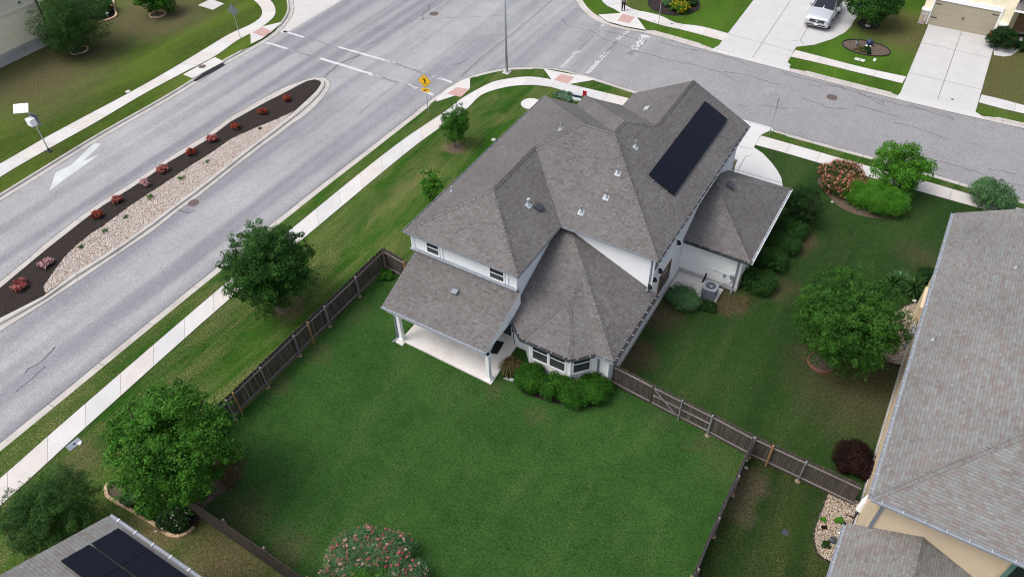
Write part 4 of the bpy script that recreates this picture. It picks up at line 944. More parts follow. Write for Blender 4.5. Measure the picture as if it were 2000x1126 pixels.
# wall services beside the air conditioner
wy = 34.68
def wp(x, y): p = aty(x, y, wy-.04); return p
mb = MB(); pts = [wp(1381, 521), wp(1429, 538)]; mb.tube(pts[0], pts[1], .022, .022, 6)
mb.box((wp(1428, 535)+Vector((0, 0, 0))), (wp(1436, 543)+Vector((0, -.12, -.12)))); mb.box(wp(1413, 535), wp(1417, 541)+Vector((0, -.05, 0)))
cpts = catmull([(0, 0), (1, 0)]) if False else [Vector(wp(1432, 543)), Vector(wp(1431, 549)), Vector(wp(1424, 553)), Vector(wp(1414, 552)), Vector(wp(1404, 550))+Vector((0, -.25, -.05))]
for p, q_ in zip(cpts, cpts[1:]): mb.tube(p, q_, .02, .02, 6)
mb.tube(wp(1380, 534), wp(1374, 548)+Vector((0, -.3, 0)), .05, .05, 8, 1); part('conduit', mb, ['metal', 'black'], H)
mb = MB()
p0 = [aty(1002, 628, 24.18), aty(1003, 655, 24.18), aty(1005, 672, 24.18)]
for p, q_ in zip(p0, p0[1:]): mb.tube(p, q_, .018, .018, 6)
mb.box(aty(1001, 641, 24.2), aty(1004, 646, 24.2)+Vector((0, -.08, 0))); part('cable', mb, 'black', H)

# ---- right neighbour
HR = thing('house', 'cream sided two storey house with pale mottled shingle roof, cut off by the right edge', 'house', (10, 30, 0))
xw, ys, yn, zr = 3.9, 20.2, 40.4, 5.8
xr = 10.2; zt = zr+.5*(xr-xw); x2 = 2*xr-xw
rr = [[(xw, ys, zr), (xw, yn, zr), (xr, yn, zt), (xr, ys+xr-xw, zt)], [(xw, ys, zr), (xr, ys+xr-xw, zt), (x2, ys, zr)], [(x2, ys, zr), (xr, ys+xr-xw, zt), (xr, yn, zt), (x2, yn, zr)]]
roof_part('roof', rr, 'roof2', HR)
fpr = [(xw+.42, ys+.42), (x2-.4, ys+.42), (x2-.4, yn-.4), (xw+.42, yn-.4)]; box_walls(HR, fpr, 0, zr-.02, 'tan')
mb = MB(); mb.face([(xw+.42, yn-.4, zr-.03), (x2-.4, yn-.4, zr-.03), (xr, yn-.4, zt-.2)][::-1]); part('gable_wall', mb, 'tan', HR)
mb = MB(); mb.box((xw+.40, ys+.40, 0), (xw+.36, yn-.4, .45)); part('foundation', mb, 'plinth', HR)
gutter(HR, (xw, ys, zr-.02), (xw, yn, zr-.02), (-1, 0, 0), hang=.75, cols=('gutter', 'gutter', 'hanger'), hw=.035); gutter(HR, (xw, ys, zr-.02), (x2, ys, zr-.02), (0, -1, 0), hang=.75, cols=('gutter', 'gutter', 'hanger'), hw=.035)
zq = 2.85; wyr = ys+.415; pk = (6.28, wyr, 4.15); xl = 3.66; xr2 = 8.9
rl = [[(xl, wyr, zq), pk, (6.28, 8, 4.15), (xl, 8, zq)], [pk, (xr2, wyr, zq), (xr2, 8, zq), (6.28, 8, 4.15)]]
roof_part('lower_roof', rl, 'roof2', HR); box_walls(HR, [(xl+.4, 8.3), (xr2-.4, 8.3), (xr2-.4, wyr), (xl+.4, wyr)], 0, zq-.02, 'tan', 'lower_wall')
gutter(HR, (xl, wyr-.1, zq-.02), (xl, 8, zq-.02), (-1, 0, 0), hang=.75, cols=('gutter', 'gutter', 'hanger'), hw=.035)
mb = MB(); mb.box((xw+.50, wyr-.08, 2.95), (xw+.62, wyr-.003, zr-.1)); part('downspout', mb, 'downspout', HR)
mb = MB(); mb.box((xw+.42-.02, wyr-.02, .3), (xw+.58, wyr+.1, zr-.1)); part('corner_board', mb, 'tan', HR)
A = aty(1960, 1112, wyr); B = aty(2010, 1125, wyr); window(HR, (A.x+.85, wyr, 4.35), 1.25, 1.3, (0, -1, 0), False, 'green', .16)
mb = MB(); mb.box((A.x-.18, wyr-.03, 3.4), (A.x-.02, wyr+.05, zr-.1)); part('window_board', mb, 'tan', HR)
for y0, y1, z0, z1 in ((21.6, 22.5, 3.9, 5.1), (23.3, 24.4, 3.9, 5.1), (30, 31, 3.9, 5.1), (35, 36, 1.0, 2.2)): window(HR, (xw+.42, (y0+y1)/2, (z0+z1)/2), y1-y0, z1-z0, (-1, 0, 0), True, 'tan')
for x, y in ((1822, 664), (1984, 523)):
    h = face_hit(x, y, rr)
    if h: pipe_vent(HR, h[0], .04, .4, .16, None, h[1])
h = face_hit(1822, 664, rr)
pm = atx(1783, 650, xw+.34); mb = MB(); mb.box((xw+.2, pm.y-.3, pm.z-1.0), (xw+.42, pm.y+.3, pm.z+.3)); mb.box((xw+.24, pm.y-.16, pm.z-1.5), (xw+.42, pm.y+.12, pm.z-1.0)); part('meter_box', mb, 'metal', HR)
mb = MB(); mb.box((xw+.26, pm.y+1.9, 0), (xw+.42, pm.y+3.8, 1.5)); part('chase', mb, 'tan', HR)

# ---- lower-left neighbour (only its roof corner is in view)
HL = thing('house', 'house roof corner of pale shingles carrying two rows of black solar panels, lower left', 'house', (-16, -2, 0))
zl = 5.5; xa, ya = -22.05, 4.42; sl2 = .48; yr = -1.9; zrl = zl+sl2*(ya-yr)
rll = [[(xa, ya, zl), (-8, ya, zl), (-8, yr, zrl), (xa, yr, zrl)], [(xa, yr, zrl), (-8, yr, zrl), (-8, 2*yr-ya, zl), (xa, 2*yr-ya, zl)]]
roof_part('roof', rll, 'roof2', HL); box_walls(HL, [(xa+.35, 2*yr-ya+.4), (-8.4, 2*yr-ya+.4), (-8.4, ya-.4), (xa+.35, ya-.4)], 0, zl-.02, 'tan')
mb = MB(); mb.face([(xa+.35, ya-.4, zl-.03), (xa+.35, 2*yr-ya+.4, zl-.03), (xa+.35, yr, zrl-.2)]); part('gable_wall', mb, 'tan', HL)
gutter(HL, (xa, ya, zl-.01), (-8, ya, zl-.01), (0, 1, 0), hang=.98, w_=.15, cols=('dark', 'gutter', 'whitep'), hw=.03)
nl = Vector((0, sl2, 1)).normalized(); dl = Vector((0, -1, sl2)).normalized(); ql = Vector((1, 0, 0))
h1 = face_hit(231, 1036, rll)[0]
panels(HL, h1, ql, dl, 6, 1, 1.75, 1.12, nl, .02, .12); h2 = h1+dl*1.20; panels(HL, h2, ql, dl, 6, 1, 1.75, 1.12, nl, .02, .12)

# ---- top-left neighbour
HT = thing('house', 'cream stucco and siding house on an exposed concrete plinth in the top left corner', 'house', (-78, 25, 0))
yc0 = 35.35; fpt = [(-86, 12), (-71.5, 12), (-71.5, yc0), (-78, yc0), (-78, yc0+4), (-86, yc0+4)]
pz = 1.05; sz = atx(40, 15, -71.5).z
box_walls(HT, fpt, pz, sz, 'tanstucco'); box_walls(HT, [(-86, 12), (-71.48, 12), (-71.48, yc0+.02), (-86, yc0+.02)], sz, 6.0, 'tan2', 'upper_wall')
mb = MB(); mb.prism([(-86, 12.05), (-71.52, 12.05), (-71.52, yc0-.03), (-78.02, yc0-.03), (-86, yc0-.03)], -.2, pz, 0, False); mb.box((-71.53, 12, pz-.32), (-71.47, yc0, pz-.02), 1); part('plinth', mb, ['plinth', 'plinth'], HT)
mb = MB(); mb.box((-71.5, 12, sz-.12), (-71.42, yc0+.04, sz+.06)); part('band', mb, 'tan2', HT)
mb = MB(); mb.box((-71.46, yc0-.32, .15), (-71.36, yc0-.18, 6)); part('downspout', mb, 'black', HT)
roof_part('roof', [[(-87, 11, 6), (-70.8, 11, 6), (-78.9, 17, 9), (-78.9, 30, 9)][:3]+[], [(-70.8, 11, 6), (-70.8, 36, 6), (-78.9, 30, 9), (-78.9, 17, 9)], [(-70.8, 36, 6), (-87, 36, 6), (-78.9, 30, 9)], [(-87, 36, 6), (-87, 11, 6), (-78.9, 17, 9), (-78.9, 30, 9)]], 'roof', HT)
mb = MB(); p = atx(38, 5, -71.4); mb.tube((-71.5, p.y, p.z), (-71.38, p.y, p.z), .12, .12, 10); part('wall_vent', mb, 'downspout', HT)

# ---- top-right neighbour
HN = thing('house', 'beige house with stone footed piers and a wide garage door, top right corner', 'house', (3, 80, 0))
yg = 76.9; x0, x1 = -1.75, 3.6; gh = 2.35
box_walls(HN, [(x0-.75, yg), (x1+.95, yg), (x1+.95, 86), (x0-.75, 86)], 0, 5.6, 'tanstucco')
mb = MB(); mb.box((x0, yg-.05, .02), (x1, yg+.02, gh)); part('garage_door', mb, 'garage', HN)
mb = MB()
for x, z in ((x0+.35, gh-.35), (x0+.35, .75), (x1-.35, gh-.35)): mb.box((x-.25, yg-.07, z-.03), (x+.25, yg-.05, z+.03))
for x in (-.07, .07): mb.box(((x0+x1)/2+x-.015, yg-.09, 1.0), ((x0+x1)/2+x+.015, yg-.05, 1.3))
part('door_hardware', mb, 'black', HN)
mb = MB(); mb.box((x0-.12, yg-.10, gh), (x1+.12, yg+.02, gh+.34)); mb.box((x0-.14, yg-.08, 0), (x0, yg+.02, gh)); mb.box((x1, yg-.08, 0), (x1+.14, yg+.02, gh)); part('door_surround', mb, 'trim', HN)
for a in (x0-.75, x1+.3):
    mb = MB(); mb.box((a-.05, yg-.22, .0), (a+.55, yg+.3, 1.25)); o = part('stone_pier', mb, 'stone', HN)
    mb = MB(); mb.box((a-.1, yg-.27, 1.25), (a+.6, yg+.3, 1.38)); part('pier_cap', mb, 'trim', o)
box_walls(HN, [(x1+.95, yg+2.2), (x1+9, yg+2.2), (x1+9, 86), (x1+.95, 86)], 0, 5.6, 'tanstucco', 'porch_wall')
mb = MB(); mb.box((x1+1.5, yg+2.1, .1), (x1+2.6, yg+2.2, 2.2)); part('door', mb, 'brownwin', HN)
mb = MB(); mb.box((x1+1.4, yg+1.2, .03), (x1+2.6, yg+1.75, .06)); part('doormat', mb, 'black', HN)
mb = MB(); mb.box((x1+2.9, yg-.5, 0), (x1+3.3, yg-.1, 2.9)); part('porch_post', mb, 'tanstucco', HN)
roof_part('porch_roof', [[(x1+.9, yg-.7, 3.0), (x1+9.5, yg-.7, 3.0), (x1+9.5, yg+2.2, 4.2), (x1+.9, yg+2.2, 4.2)]], 'roof2', HN, .18, 'trim')
roof_part('roof', [[(-4, yg-.5, 5.7), (14, yg-.5, 5.7), (9, 82, 8.2), (1, 82, 8.2)], [(14, yg-.5, 5.7), (14, 87, 5.7), (9, 82, 8.2)], [(14, 87, 5.7), (-4, 87, 5.7), (1, 82, 8.2), (9, 82, 8.2)], [(-4, 87, 5.7), (-4, yg-.5, 5.7), (1, 82, 8.2)]], 'roof2', HN)
window(HN, (-.2, yg, 4.3), 1.2, 1.2, (0, -1, 0)); window(HN, (2.2, yg, 4.3), 1.2, 1.2, (0, -1, 0))

# ------------------------------------------------------------------ FENCES
def fence(label, pts, inner, heights=(1.75,), post_mat='metal', rail_mat='fence2', skip_posts=(), board_w=.14, posts=None, feet=None, mats='fence', new=(), rails=(.28, 1.5), wid=.04):
    """pts: ground polyline; inner: unit vector towards the side that carries rails and posts"""
    P = [Vector((p[0], p[1], 0)) for p in pts]; inn = Vector(inner)
    t = thing('fence', label, 'fence', (P[0].x, P[0].y, 0)); H0 = heights[0]
    for si, (a, b) in enumerate(zip(P, P[1:])):
        dd = (b-a).normalized(); L = (b-a).length; n = max(1, int(round(L/2.45))); nn = Vector((-dd.y, dd.x, 0))
        if nn.dot(inn) < 0: nn = -nn
        for k in range(n):
            p, q = a+dd*(L*k/n), a+dd*(L*(k+1)/n); mb = MB(); m_ = int((L/n)/board_w); dz = random.uniform(-.03, .03)
            for j in range(m_):
                c = p+dd*((j+.5)*(L/n)/m_); hh = H0+dz+random.uniform(-.035, .02); th = random.uniform(.014, .02); o2 = random.uniform(-.008, .008); bw = board_w*.93
                P8 = [c-dd*bw/2+nn*o2, c+dd*bw/2+nn*o2, c+dd*bw/2+nn*(o2+th), c-dd*bw/2+nn*(o2+th)]
                lean = dd*random.uniform(-.012, .012)
                mb.hexa([v+Vector((0, 0, .03)) for v in P8]+[v+Vector((0, 0, hh))+lean for v in P8])
            part('board_panel', mb, mats, t)
            for z in rails:
                mb = MB(); mb.bar(p+nn*.055+Vector((0, 0, z)), q+nn*.055+Vector((0, 0, z+random.uniform(-.02, .02))), .045, .085, 0, (0, 0, 1)); part('rail', mb, rail_mat, t)
            if k > 0 or si == 0 or True:
                mb = MB(); c = p+nn*.12
                if post_mat == 'metal': mb.tube(c, c+Vector((0, 0, H0-.02)), .032, .032, 8); mb.lathe((c.x, c.y, H0-.02), [(.038, 0), (.038, .02), (.012, .045)], 8)
                else: mb.box(c-Vector((.05, .05, 0)), c+Vector((.05, .05, H0-.08)))
                o = part('post', mb, post_mat, t)
                mb = MB(); mb.lathe((c.x, c.y, -.02), [(.14, 0), (.13, .05), (.05, .08)], 10); part('footing', mb, 'footing', o)
    for (s_, nm) in new:
        c = Vector((s_[0], s_[1], 0))+inn*.11; mb = MB(); mb.box(c-Vector((.045, .045, 0)), c+Vector((.045, .045, H0+.05))); part('post', mb, 'newwood', t, label='fresh unweathered wooden post')
    return t
yR = lambda x: 24.42-(x+9.1)*.06
fence('weathered board fence along the street side of the back lawn with rails facing the lawn', [(-25.35, 7.5), (-25.35, 14.9), (-25.35, 20.1), (-25.35, 25.72)], (1, 0, 0), (1.8,), 'fence2',
      new=[((-25.25, 18.6), ''), ((-25.28, 12.9), '')])
fence('short board fence running from the street corner of the back lawn to the patio roof', [(-25.35, 25.75), (-21.9, 25.3)], (0, -1, 0), (1.8,), 'fence2', new=[((-23.4, 25.42), '')])
fence('dark board fence across the near end of the back lawn, mostly behind the tall tree', [(-25.4, 7.45), (-20.4, 7.42), (-15.3, 7.3), (-6, 7.3)], (0, 1, 0), (1.8,), 'fence2')
fence('dark board fence with steel posts between the white house and the neighbour to the right', [(-9.0, 24.5), (-6.65, 24.28)], (0, -1, 0), (1.75,))
fence('dark board fence with steel posts from the gate to the cream sided house', [(-3.3, 24.02), (-1.15, 23.8), (3.98, 23.6)], (0, -1, 0), (1.75,), new=[((-.2, 23.74), '')])
fence('thin grey board fence dividing the big back lawn from the narrow yard at lower right', [(-1.2, 23.7), (-1.2, 21.3), (-1.25, 18.8), (-1.2, 16.1), (-1.25, 8)], (1, 0, 0), (1.8,), 'fence2', new=[((-1.33, 15.6), '')])
# double gate
ga, gb = Vector((-6.6, 24.27, 0)), Vector((-3.32, 24.03, 0)); GT = thing('gate', 'double gate of dark boards with a diagonal brace right of the white house', 'gate', (ga.x, ga.y, 0))
for a, b in ((ga, ga.lerp(gb, .5)), (ga.lerp(gb, .5), gb)):
    dd = (b-a).normalized(); nn = Vector((dd.y, -dd.x, 0)); L = (b-a).length; mb = MB(); m_ = int(L/.14)
    for j in range(m_):
        c = a+dd*((j+.5)*L/m_); P8 = [c-dd*.064, c+dd*.064, c+dd*.064+nn*.018, c-dd*.064+nn*.018]; hh = 1.72+random.uniform(-.03, .02)
        mb.hexa([v+Vector((0, 0, .06)) for v in P8]+[v+Vector((0, 0, hh)) for v in P8])
    o = part('gate_leaf', mb, 'fence', GT)
    for z in (.28, .9, 1.5):
        mb = MB(); mb.bar(a+dd*.05+nn*.05+Vector((0, 0, z)), b-dd*.05+nn*.05+Vector((0, 0, z)), .04, .08); part('rail', mb, 'fence2', o)
    if a == ga:
        mb = MB(); mb.bar(a+dd*.12+nn*.09+Vector((0, 0, 1.45)), b-dd*.15+nn*.09+Vector((0, 0, .3)), .03, .08); part('brace', mb, 'newwood' if False else 'fence2', o)
    mb = MB(); c = b+nn*.12; mb.tube(c, c+Vector((0, 0, 1.75)), .032, .032, 8); part('post', mb, 'metal', GT)

# ------------------------------------------------------------------ VEGETATION
def unit(n):
    v = RNG.normal(size=(n, 3)); return v/np.linalg.norm(v, axis=1)[:, None]
def crown_points(lobes, count, inner=.45):
    """points near the surface of many overlapping lobes, fewer inside"""
    L = np.array(lobes); wgt = (L[:, 3]*L[:, 4])**1.0; idx = RNG.choice(len(L), count, p=wgt/wgt.sum()); u = unit(count)
    r = (inner+(1-inner)*RNG.random(count)**.5); r *= 1+.16*RNG.normal(size=count)*(RNG.random(count) < .5)
    c = L[idx]; P = c[:, :3]+u*r[:, None]*np.stack([c[:, 3], c[:, 3], c[:, 4]], 1); return P, u, idx
def leafmesh(name, P, U, size, mats, parent, loc, aspect=.5, mi=None, up=.5, droop=0, rnd=None, zmin=.05):
    keep = P[:, 2] > zmin; P, U = P[keep], U[keep]; n = len(P); 
    if rnd is not None: rnd = rnd[keep]
    if mi is not None: mi = mi[keep]
    nrm = U*.7+unit(n)*.75+np.array([0, 0, up]); nrm /= np.linalg.norm(nrm, axis=1)[:, None]
    t = np.cross(nrm, unit(n)); t /= np.linalg.norm(t, axis=1)[:, None]+1e-9; t[:, 2] -= droop; b = np.cross(nrm, t)
    s = size*RNG.uniform(.6, 1.35, n)[:, None]
    a0 = P-t*s; a1 = P+b*s*aspect; a2 = P+t*s; a3 = P-b*s*aspect; a1 = a1+nrm*s*.15; a3 = a3+nrm*s*.15
    co = np.stack([a0, a1, a2, a3], 1).reshape(-1, 3); f = np.arange(4*n).reshape(n, 4)
    if rnd is None: rnd = RNG.random(n)
    return fastmesh(name, co, f, mats, np.zeros(n, int) if mi is None else mi, rnd, parent, loc)
def lobes_for(h, r, rz, n, lr=.38, z0=0.0, flat=1.0, seed=0, squash=.8):
    """lobes spread evenly through an ellipsoid crown centred at height h (radius r, vertical rz), plus small outer sprays"""
    rs = np.random.default_rng(seed); out = []; ph0 = rs.uniform(0, 6)
    for i in range(n):
        zc = 1-2*(i+.5)/n; ph = ph0+i*2.39996; q = math.sqrt(1-zc*zc); u = np.array([q*math.cos(ph), q*math.sin(ph), zc])+rs.normal(size=3)*.13
        k = rs.uniform(.45, .84) if i % 5 else rs.uniform(.0, .35); l = lr*r*rs.uniform(.6, 1.2)
        out.append((u[0]*r*k, u[1]*r*k, max(l*.55+.1, h+u[2]*rz*k*flat), l, l*squash))
    for i in range(n):
        u = rs.normal(size=3); u[2] = u[2]*.8+.15; u /= np.linalg.norm(u); k = rs.uniform(.80, 1.03); l = lr*r*rs.uniform(.18, .45)
        out.append((u[0]*r*k, u[1]*r*k, max(.4, h+u[2]*rz*k*flat), l, l*.8))
    return out
def trunk(name, parent, h, r, lobes, n=9, mat='bark', split=.25, lean=(0, 0)):
    mb = MB(); top = Vector((lean[0], lean[1], h*split)); mb.tube((0, 0, -.05), top*.5, r*1.25, r, 9, 0, False); mb.tube(top*.5, top, r, r*.85, 9, 0, False)
    rs = random.Random(len(lobes)*7+int(h*10)); L = list(lobes); rs.shuffle(L)
    for l in L[:n]:
        e = Vector(l[:3]); mid = top.lerp(e, .5)+Vector((rs.uniform(-.1, .1), rs.uniform(-.1, .1), h*.06)); mb.tube(top*.95, mid, r*.6, r*.38, 7, 0, False); mb.tube(mid, e, r*.38, r*.1, 6, 0, False)
        for j in range(3):
            q = e+Vector((rs.uniform(-1, 1), rs.uniform(-1, 1), rs.uniform(-.4, .9)))*l[3]*.9; mb.tube(mid.lerp(e, rs.uniform(.2, .9)), q, r*.16, r*.05, 5, 0, False)
    return part(name, mb, mat, parent, False, True)
LS, LC = .66, 1.9
def sprays(P, U, rnd, c, rad3, ns, k=46, sp=.075, l0=.14, l1=.34):
    """leafy twigs that poke out of the crown"""
    r = rad3[0]; us = unit(ns); us[:, 2] = us[:, 2]*.85+.1; us /= np.linalg.norm(us, axis=1)[:, None]; tt = np.tile(RNG.random(k), ns); st = RNG.uniform(.66, .9, ns); ln = RNG.uniform(l0, l1, ns)
    uu = np.repeat(us, k, 0); rad = np.repeat(st, k)+tt*np.repeat(ln, k); SP = uu*rad[:, None]*np.array(rad3)+RNG.normal(size=(ns*k, 3))*(sp*r*(1.15-tt))[:, None]+np.array(c); SP[:, 2] -= (tt**2)*.06*r
    return np.concatenate([P, SP]), np.concatenate([U, uu]), np.concatenate([rnd, np.clip(np.repeat(RNG.random(ns), k)*.5+RNG.random(ns*k)*.5, 0, 1)])
def tree(base, ctr, rpx, label, cat='tree', kind='shade_tree', leaf='lf_oak', count=14000, size=.085, nl=46, lr=.34, rzk=.85, seed=1, group=None, tr=.09, inner=.5, squash=.8, up=.5, name=None, droop=0, hov=None, rr=None, split=.3, nlimb=10, aspect=.5):
    B = at(*base); h = hov or hgt(base, ctr); C0 = at(*ctr, h)-Vector((B.x, B.y, 0)); dist = (Vector((B.x, B.y, h))-Vector((0, 0, CH))).length; r = rr or rpx*dist/FPX
    t = thing(name or kind, label, cat, (B.x, B.y, 0), 0, group); rz = min(r*rzk, h*1.02)
    L = [(a+C0.x, b_+C0.y, c, d_, e_) for a, b_, c, d_, e_ in lobes_for(h, r, rz, nl, lr, seed=seed, squash=squash)]; trunk('trunk', t, h, tr, L, nlimb, split=split)
    count = int(count*LC); size *= LS; P, U, I = crown_points(L, count, inner); lr_ = np.random.default_rng(seed+5).random(len(L)); rnd = np.clip(RNG.random(len(P))*.6+lr_[I]*.4, 0, 1)
    P, U, rnd = sprays(P, U, rnd, (C0.x, C0.y, h), (r, r, rz), max(20, int(count/420)))
    leafmesh('crown', P, U, size, [leaf], t, (0, 0, 0), rnd=rnd, up=up, droop=droop, aspect=aspect); return t
def shrub(base, w_, h_, label, leaf='lf_box', cat='shrub', name='shrub', count=4000, size=.05, nl=24, lr=.4, seed=1, group=None, flowers=None, fl_n=0, fl_size=.06, depth=None, rz=0, world=None, up=.5, stems=True, droop=0, aspect=.55, fl_part='flowers', inner=.6, fl_top=False):
    """base px of the shrub centre on the ground, w_/h_ metres (radius, height)"""
    B = at(*base) if world is None else Vector((*world, 0)); t = thing(name, label, cat, (B.x, B.y, 0), rz, group); dp = (depth or w_)/w_
    rs = np.random.default_rng(seed); L = []
    for i in range(nl):
        a = rs.uniform(0, 6.28); k = math.sqrt(rs.random())*.85; zz = h_*(.25+.45*math.sqrt(max(0, 1-k*k))*rs.uniform(.5, 1.1)); l = lr*w_*rs.uniform(.7, 1.2)*1.1
        l = min(l, h_*.5); L.append((math.cos(a)*w_*k, math.sin(a)*w_*k*dp, zz, l, min(l, h_*.38)))
    count = int(count*LC*1.1); size *= LS; P, U, I = crown_points(L, count, inner); lr_ = rs.random(len(L)); rnd = np.clip(RNG.random(len(P))*.6+lr_[I]*.4, 0, 1)
    if stems:
        mb = MB()
        for l in L[:10]: mb.tube((l[0]*.15, l[1]*.15, 0), (l[0], l[1], l[2]), .02, .008, 5, 0, False)
        part('stems', mb, 'bark', t, False)
    if count > 3000: P, U, rnd = sprays(P, U, rnd, (0, 0, h_*.42), (w_*.98, dp*w_*.98, h_*.62), int(count/170), 34, .06, .12, .30)
    leafmesh('leaves', P, U, size, [leaf], t, (0, 0, 0), rnd=rnd, up=up, zmin=.01, droop=droop, aspect=aspect)
    if flowers:
        P, U, I = crown_points(L, fl_n, 1.0)
        if fl_top: k = U[:, 2] > -.2; P, U = P[k], U[k]
        Q = np.repeat(P, 5, 0)+RNG.normal(size=(len(P)*5, 3))*fl_size*.45; leafmesh(fl_part, Q, np.repeat(U, 5, 0), fl_size*.6, [flowers], t, (0, 0, 0), rnd=np.repeat(RNG.random(len(P)), 5), up=.8, aspect=.8, zmin=.01)
    return t
def ring(base, r, name, label, mat, w_=.06, h_=.09, n=40, ry=None, jag=0, soil='bedsoil', blocks=False, cat='edging'):
    B = at(*base); t = thing(name, label, cat, (B.x, B.y, 0)); ry = ry or r; mb = MB()
    mb.face([(r*math.cos(6.2832*i/n), ry*math.sin(6.2832*i/n), .012) for i in range(n)]); part('soil', mb, soil, t, False); mb = MB()
    for i in range(n):
        a0, a1 = 6.2832*i/n, 6.2832*(i+(.86 if blocks else 1))/n; j = random.uniform(1-jag, 1+jag); hh = h_*random.uniform(.8, 1.15) if blocks else h_
        p, q = [Vector((math.cos(a)*r*j, math.sin(a)*ry*j, hh/2)) for a in (a0, a1)]; mb.bar(p, q, w_, hh)
    part('edging', mb, mat, t, False); return t

tree((553, 598), (523, 521), 84, 'dense dark green oak on the strip of lawn between sidewalk and street fence', kind='oak_tree', leaf='lf_oak', count=30000, size=.088, nl=95, lr=.23, seed=3, rzk=1.05, tr=.10)
tree((352, 985), (337, 868), 108, 'largest tree, bright green, rising from the block edged bed at lower left', kind='leafy_tree', leaf='lf_bright', count=42000, size=.088, nl=120, lr=.21, seed=8, rzk=1.0, tr=.14)
tree((118, 1065), (99, 1000), 73, 'feathery green tree beside the solar roof in the lower left corner', kind='feathery_tree', leaf='lf_wispy', count=30000, size=.075, nl=60, lr=.30, seed=12, rzk=.9, tr=.09, aspect=.25, inner=.35)
tree((1625, 708), (1661, 624), 91, 'round bright green tree on the side lawn in a red edged ring', kind='round_tree', leaf='lf_mid', count=60000, size=.078, nl=120, lr=.22, seed=21, rzk=1.02, tr=.11)
tree((1752, 376), (1760, 326), 50, 'loose lime green young maple between the sidewalk and the bright shrub', kind='maple_tree', leaf='lf_lime', count=9000, size=.10, nl=34, lr=.30, seed=5, rzk=.75, tr=.06, inner=.3)
tree((888, 287), (890, 240), 26, 'slim staked young tree on the lawn near the pedestrian sign', kind='young_tree', leaf='lf_bright', count=9000, size=.07, nl=34, lr=.36, seed=6, rzk=1.75, tr=.045, hov=2.0)
tree((846, 408), (842, 360), 22, 'thin bright sapling close to the eave of the white house', kind='sapling', leaf='lf_lime', count=4200, size=.075, nl=26, lr=.32, seed=7, rzk=2.0, tr=.035, hov=1.9, inner=.3)
tree((157, 100), (134, 44), 58, 'dark wispy tree against the cream house at top left', kind='wispy_tree', leaf='lf_wispy', count=18000, size=.13, nl=46, lr=.32, seed=31, rzk=.95, tr=.10, aspect=.22, inner=.35)
tree((308, 28), (298, -8), 32, 'small green tree in a stone ring, cut by the top edge at left', kind='small_tree', leaf='lf_bright', count=7000, size=.12, nl=30, lr=.34, seed=32, rzk=.8, tr=.08)
tree((1694, 50), (1712, -4), 47, 'dark broad tree in a mulch ring beside the curved driveway', kind='broad_tree', leaf='lf_oak', count=15000, size=.13, nl=46, lr=.32, seed=33, rzk=.62, tr=.13, split=.42)
ring((553, 600), .55, 'tree_ring', 'bare soil circle under the dark oak by the sidewalk', 'bark', .03, .02, 24)
ring((888, 290), .55, 'tree_ring', 'pale soil circle around the staked young tree', 'bark', .02, .015, 24)
ring((1604, 708), .72, 'tree_ring', 'low red edging ring around the round tree on the side lawn', 'redring', .06, .12, 36)
ring((155, 99), .75, 'tree_ring', 'stone edged ring at the foot of the dark wispy tree', 'brick_edge', .14, .12, 18, blocks=True, jag=.05)
ring((308, 29), .75, 'tree_ring', 'stone edged ring at the foot of the small tree by the top edge', 'brick_edge', .14, .12, 18, blocks=True, jag=.05)
ring((1696, 48), .95, 'tree_ring', 'dark mulch ring under the broad tree by the driveway', 'blackring', .05, .07, 36, soil='mulch')
mb = MB()
for p in ((875, 283), (899, 278)):
    q = at(*p); mb = MB(); mb.tube((q.x, q.y, 0), (q.x, q.y, 1.7), .025, .02, 6); single('tree_stake', mb, 'bark', 'thin wooden stake on the %s side of the young tree' % ('sidewalk' if p[0] < 880 else 'house'), 'stake')
# red/copper and bright shrubs in the front bed
bp = [(1596, 356), (1612, 374), (1634, 400), (1668, 417), (1712, 426), (1758, 422), (1776, 402), (1770, 374), (1720, 348), (1690, 334), (1640, 328), (1604, 338)]
q = catmull([(p.x, p.y) for p in px(bp+bp[:1])], 5)[:-1]; mb = MB(); mb.prism([(p.x, p.y) for p in q], -.02, .015, 0, False); struct('planting_bed', mb, 'bedsoil')
shrub((1641, 363), 1.62, 1.5, 'copper red leaved shrub in the front bed near the sidewalk', 'lf_hedge', count=15000, size=.055, nl=46, lr=.28, seed=41, name='copper_shrub', flowers='lf_redtip', fl_n=2100, fl_size=.075, fl_part='red_tips')
shrub((1706, 402), 2.2, 1.6, 'large bright green shrub filling the front bed beside the copper one', 'lf_lime', count=24000, size=.06, nl=60, lr=.22, seed=42, name='bright_shrub', depth=1.25)
shrub((1932, 400), 1.45, 1.9, 'dark green shrub half behind the pale roof corner by the sidewalk', 'lf_sage', count=10000, size=.07, nl=40, lr=.28, seed=43)
tree((1578, 442), (1565, 400), 36, 'dark conical juniper at the front corner of the side room', kind='juniper', leaf='lf_dark', count=14000, size=.07, nl=46, lr=.3, seed=44, rzk=1.5, tr=.06, hov=1.5, cat='juniper', aspect=.25)
for i, (x, y, r_) in enumerate(((1548, 455, .95), (1529, 487, 1.0), (1503, 522, 1.05), (1478, 560, 1.0))):
    shrub((x, y), r_, 1.15, ('dark clipped shrub next to the juniper, first of the row along the side room', 'dark clipped shrub second from the juniper along the side room wall', 'dark clipped shrub third from the juniper along the side room wall', 'dark clipped shrub nearest the air conditioner at the end of the row')[i], 'lf_hedge', count=8500, size=.055, nl=26, lr=.34, seed=50+i, name='clipped_shrub', group='dark shrubs along the side room')
shrub((1331, 592), .95, 1.15, 'rounded grey green sage bush left of the air conditioner', 'lf_sage', count=11000, size=.045, nl=34, lr=.32, seed=60, name='sage_bush')
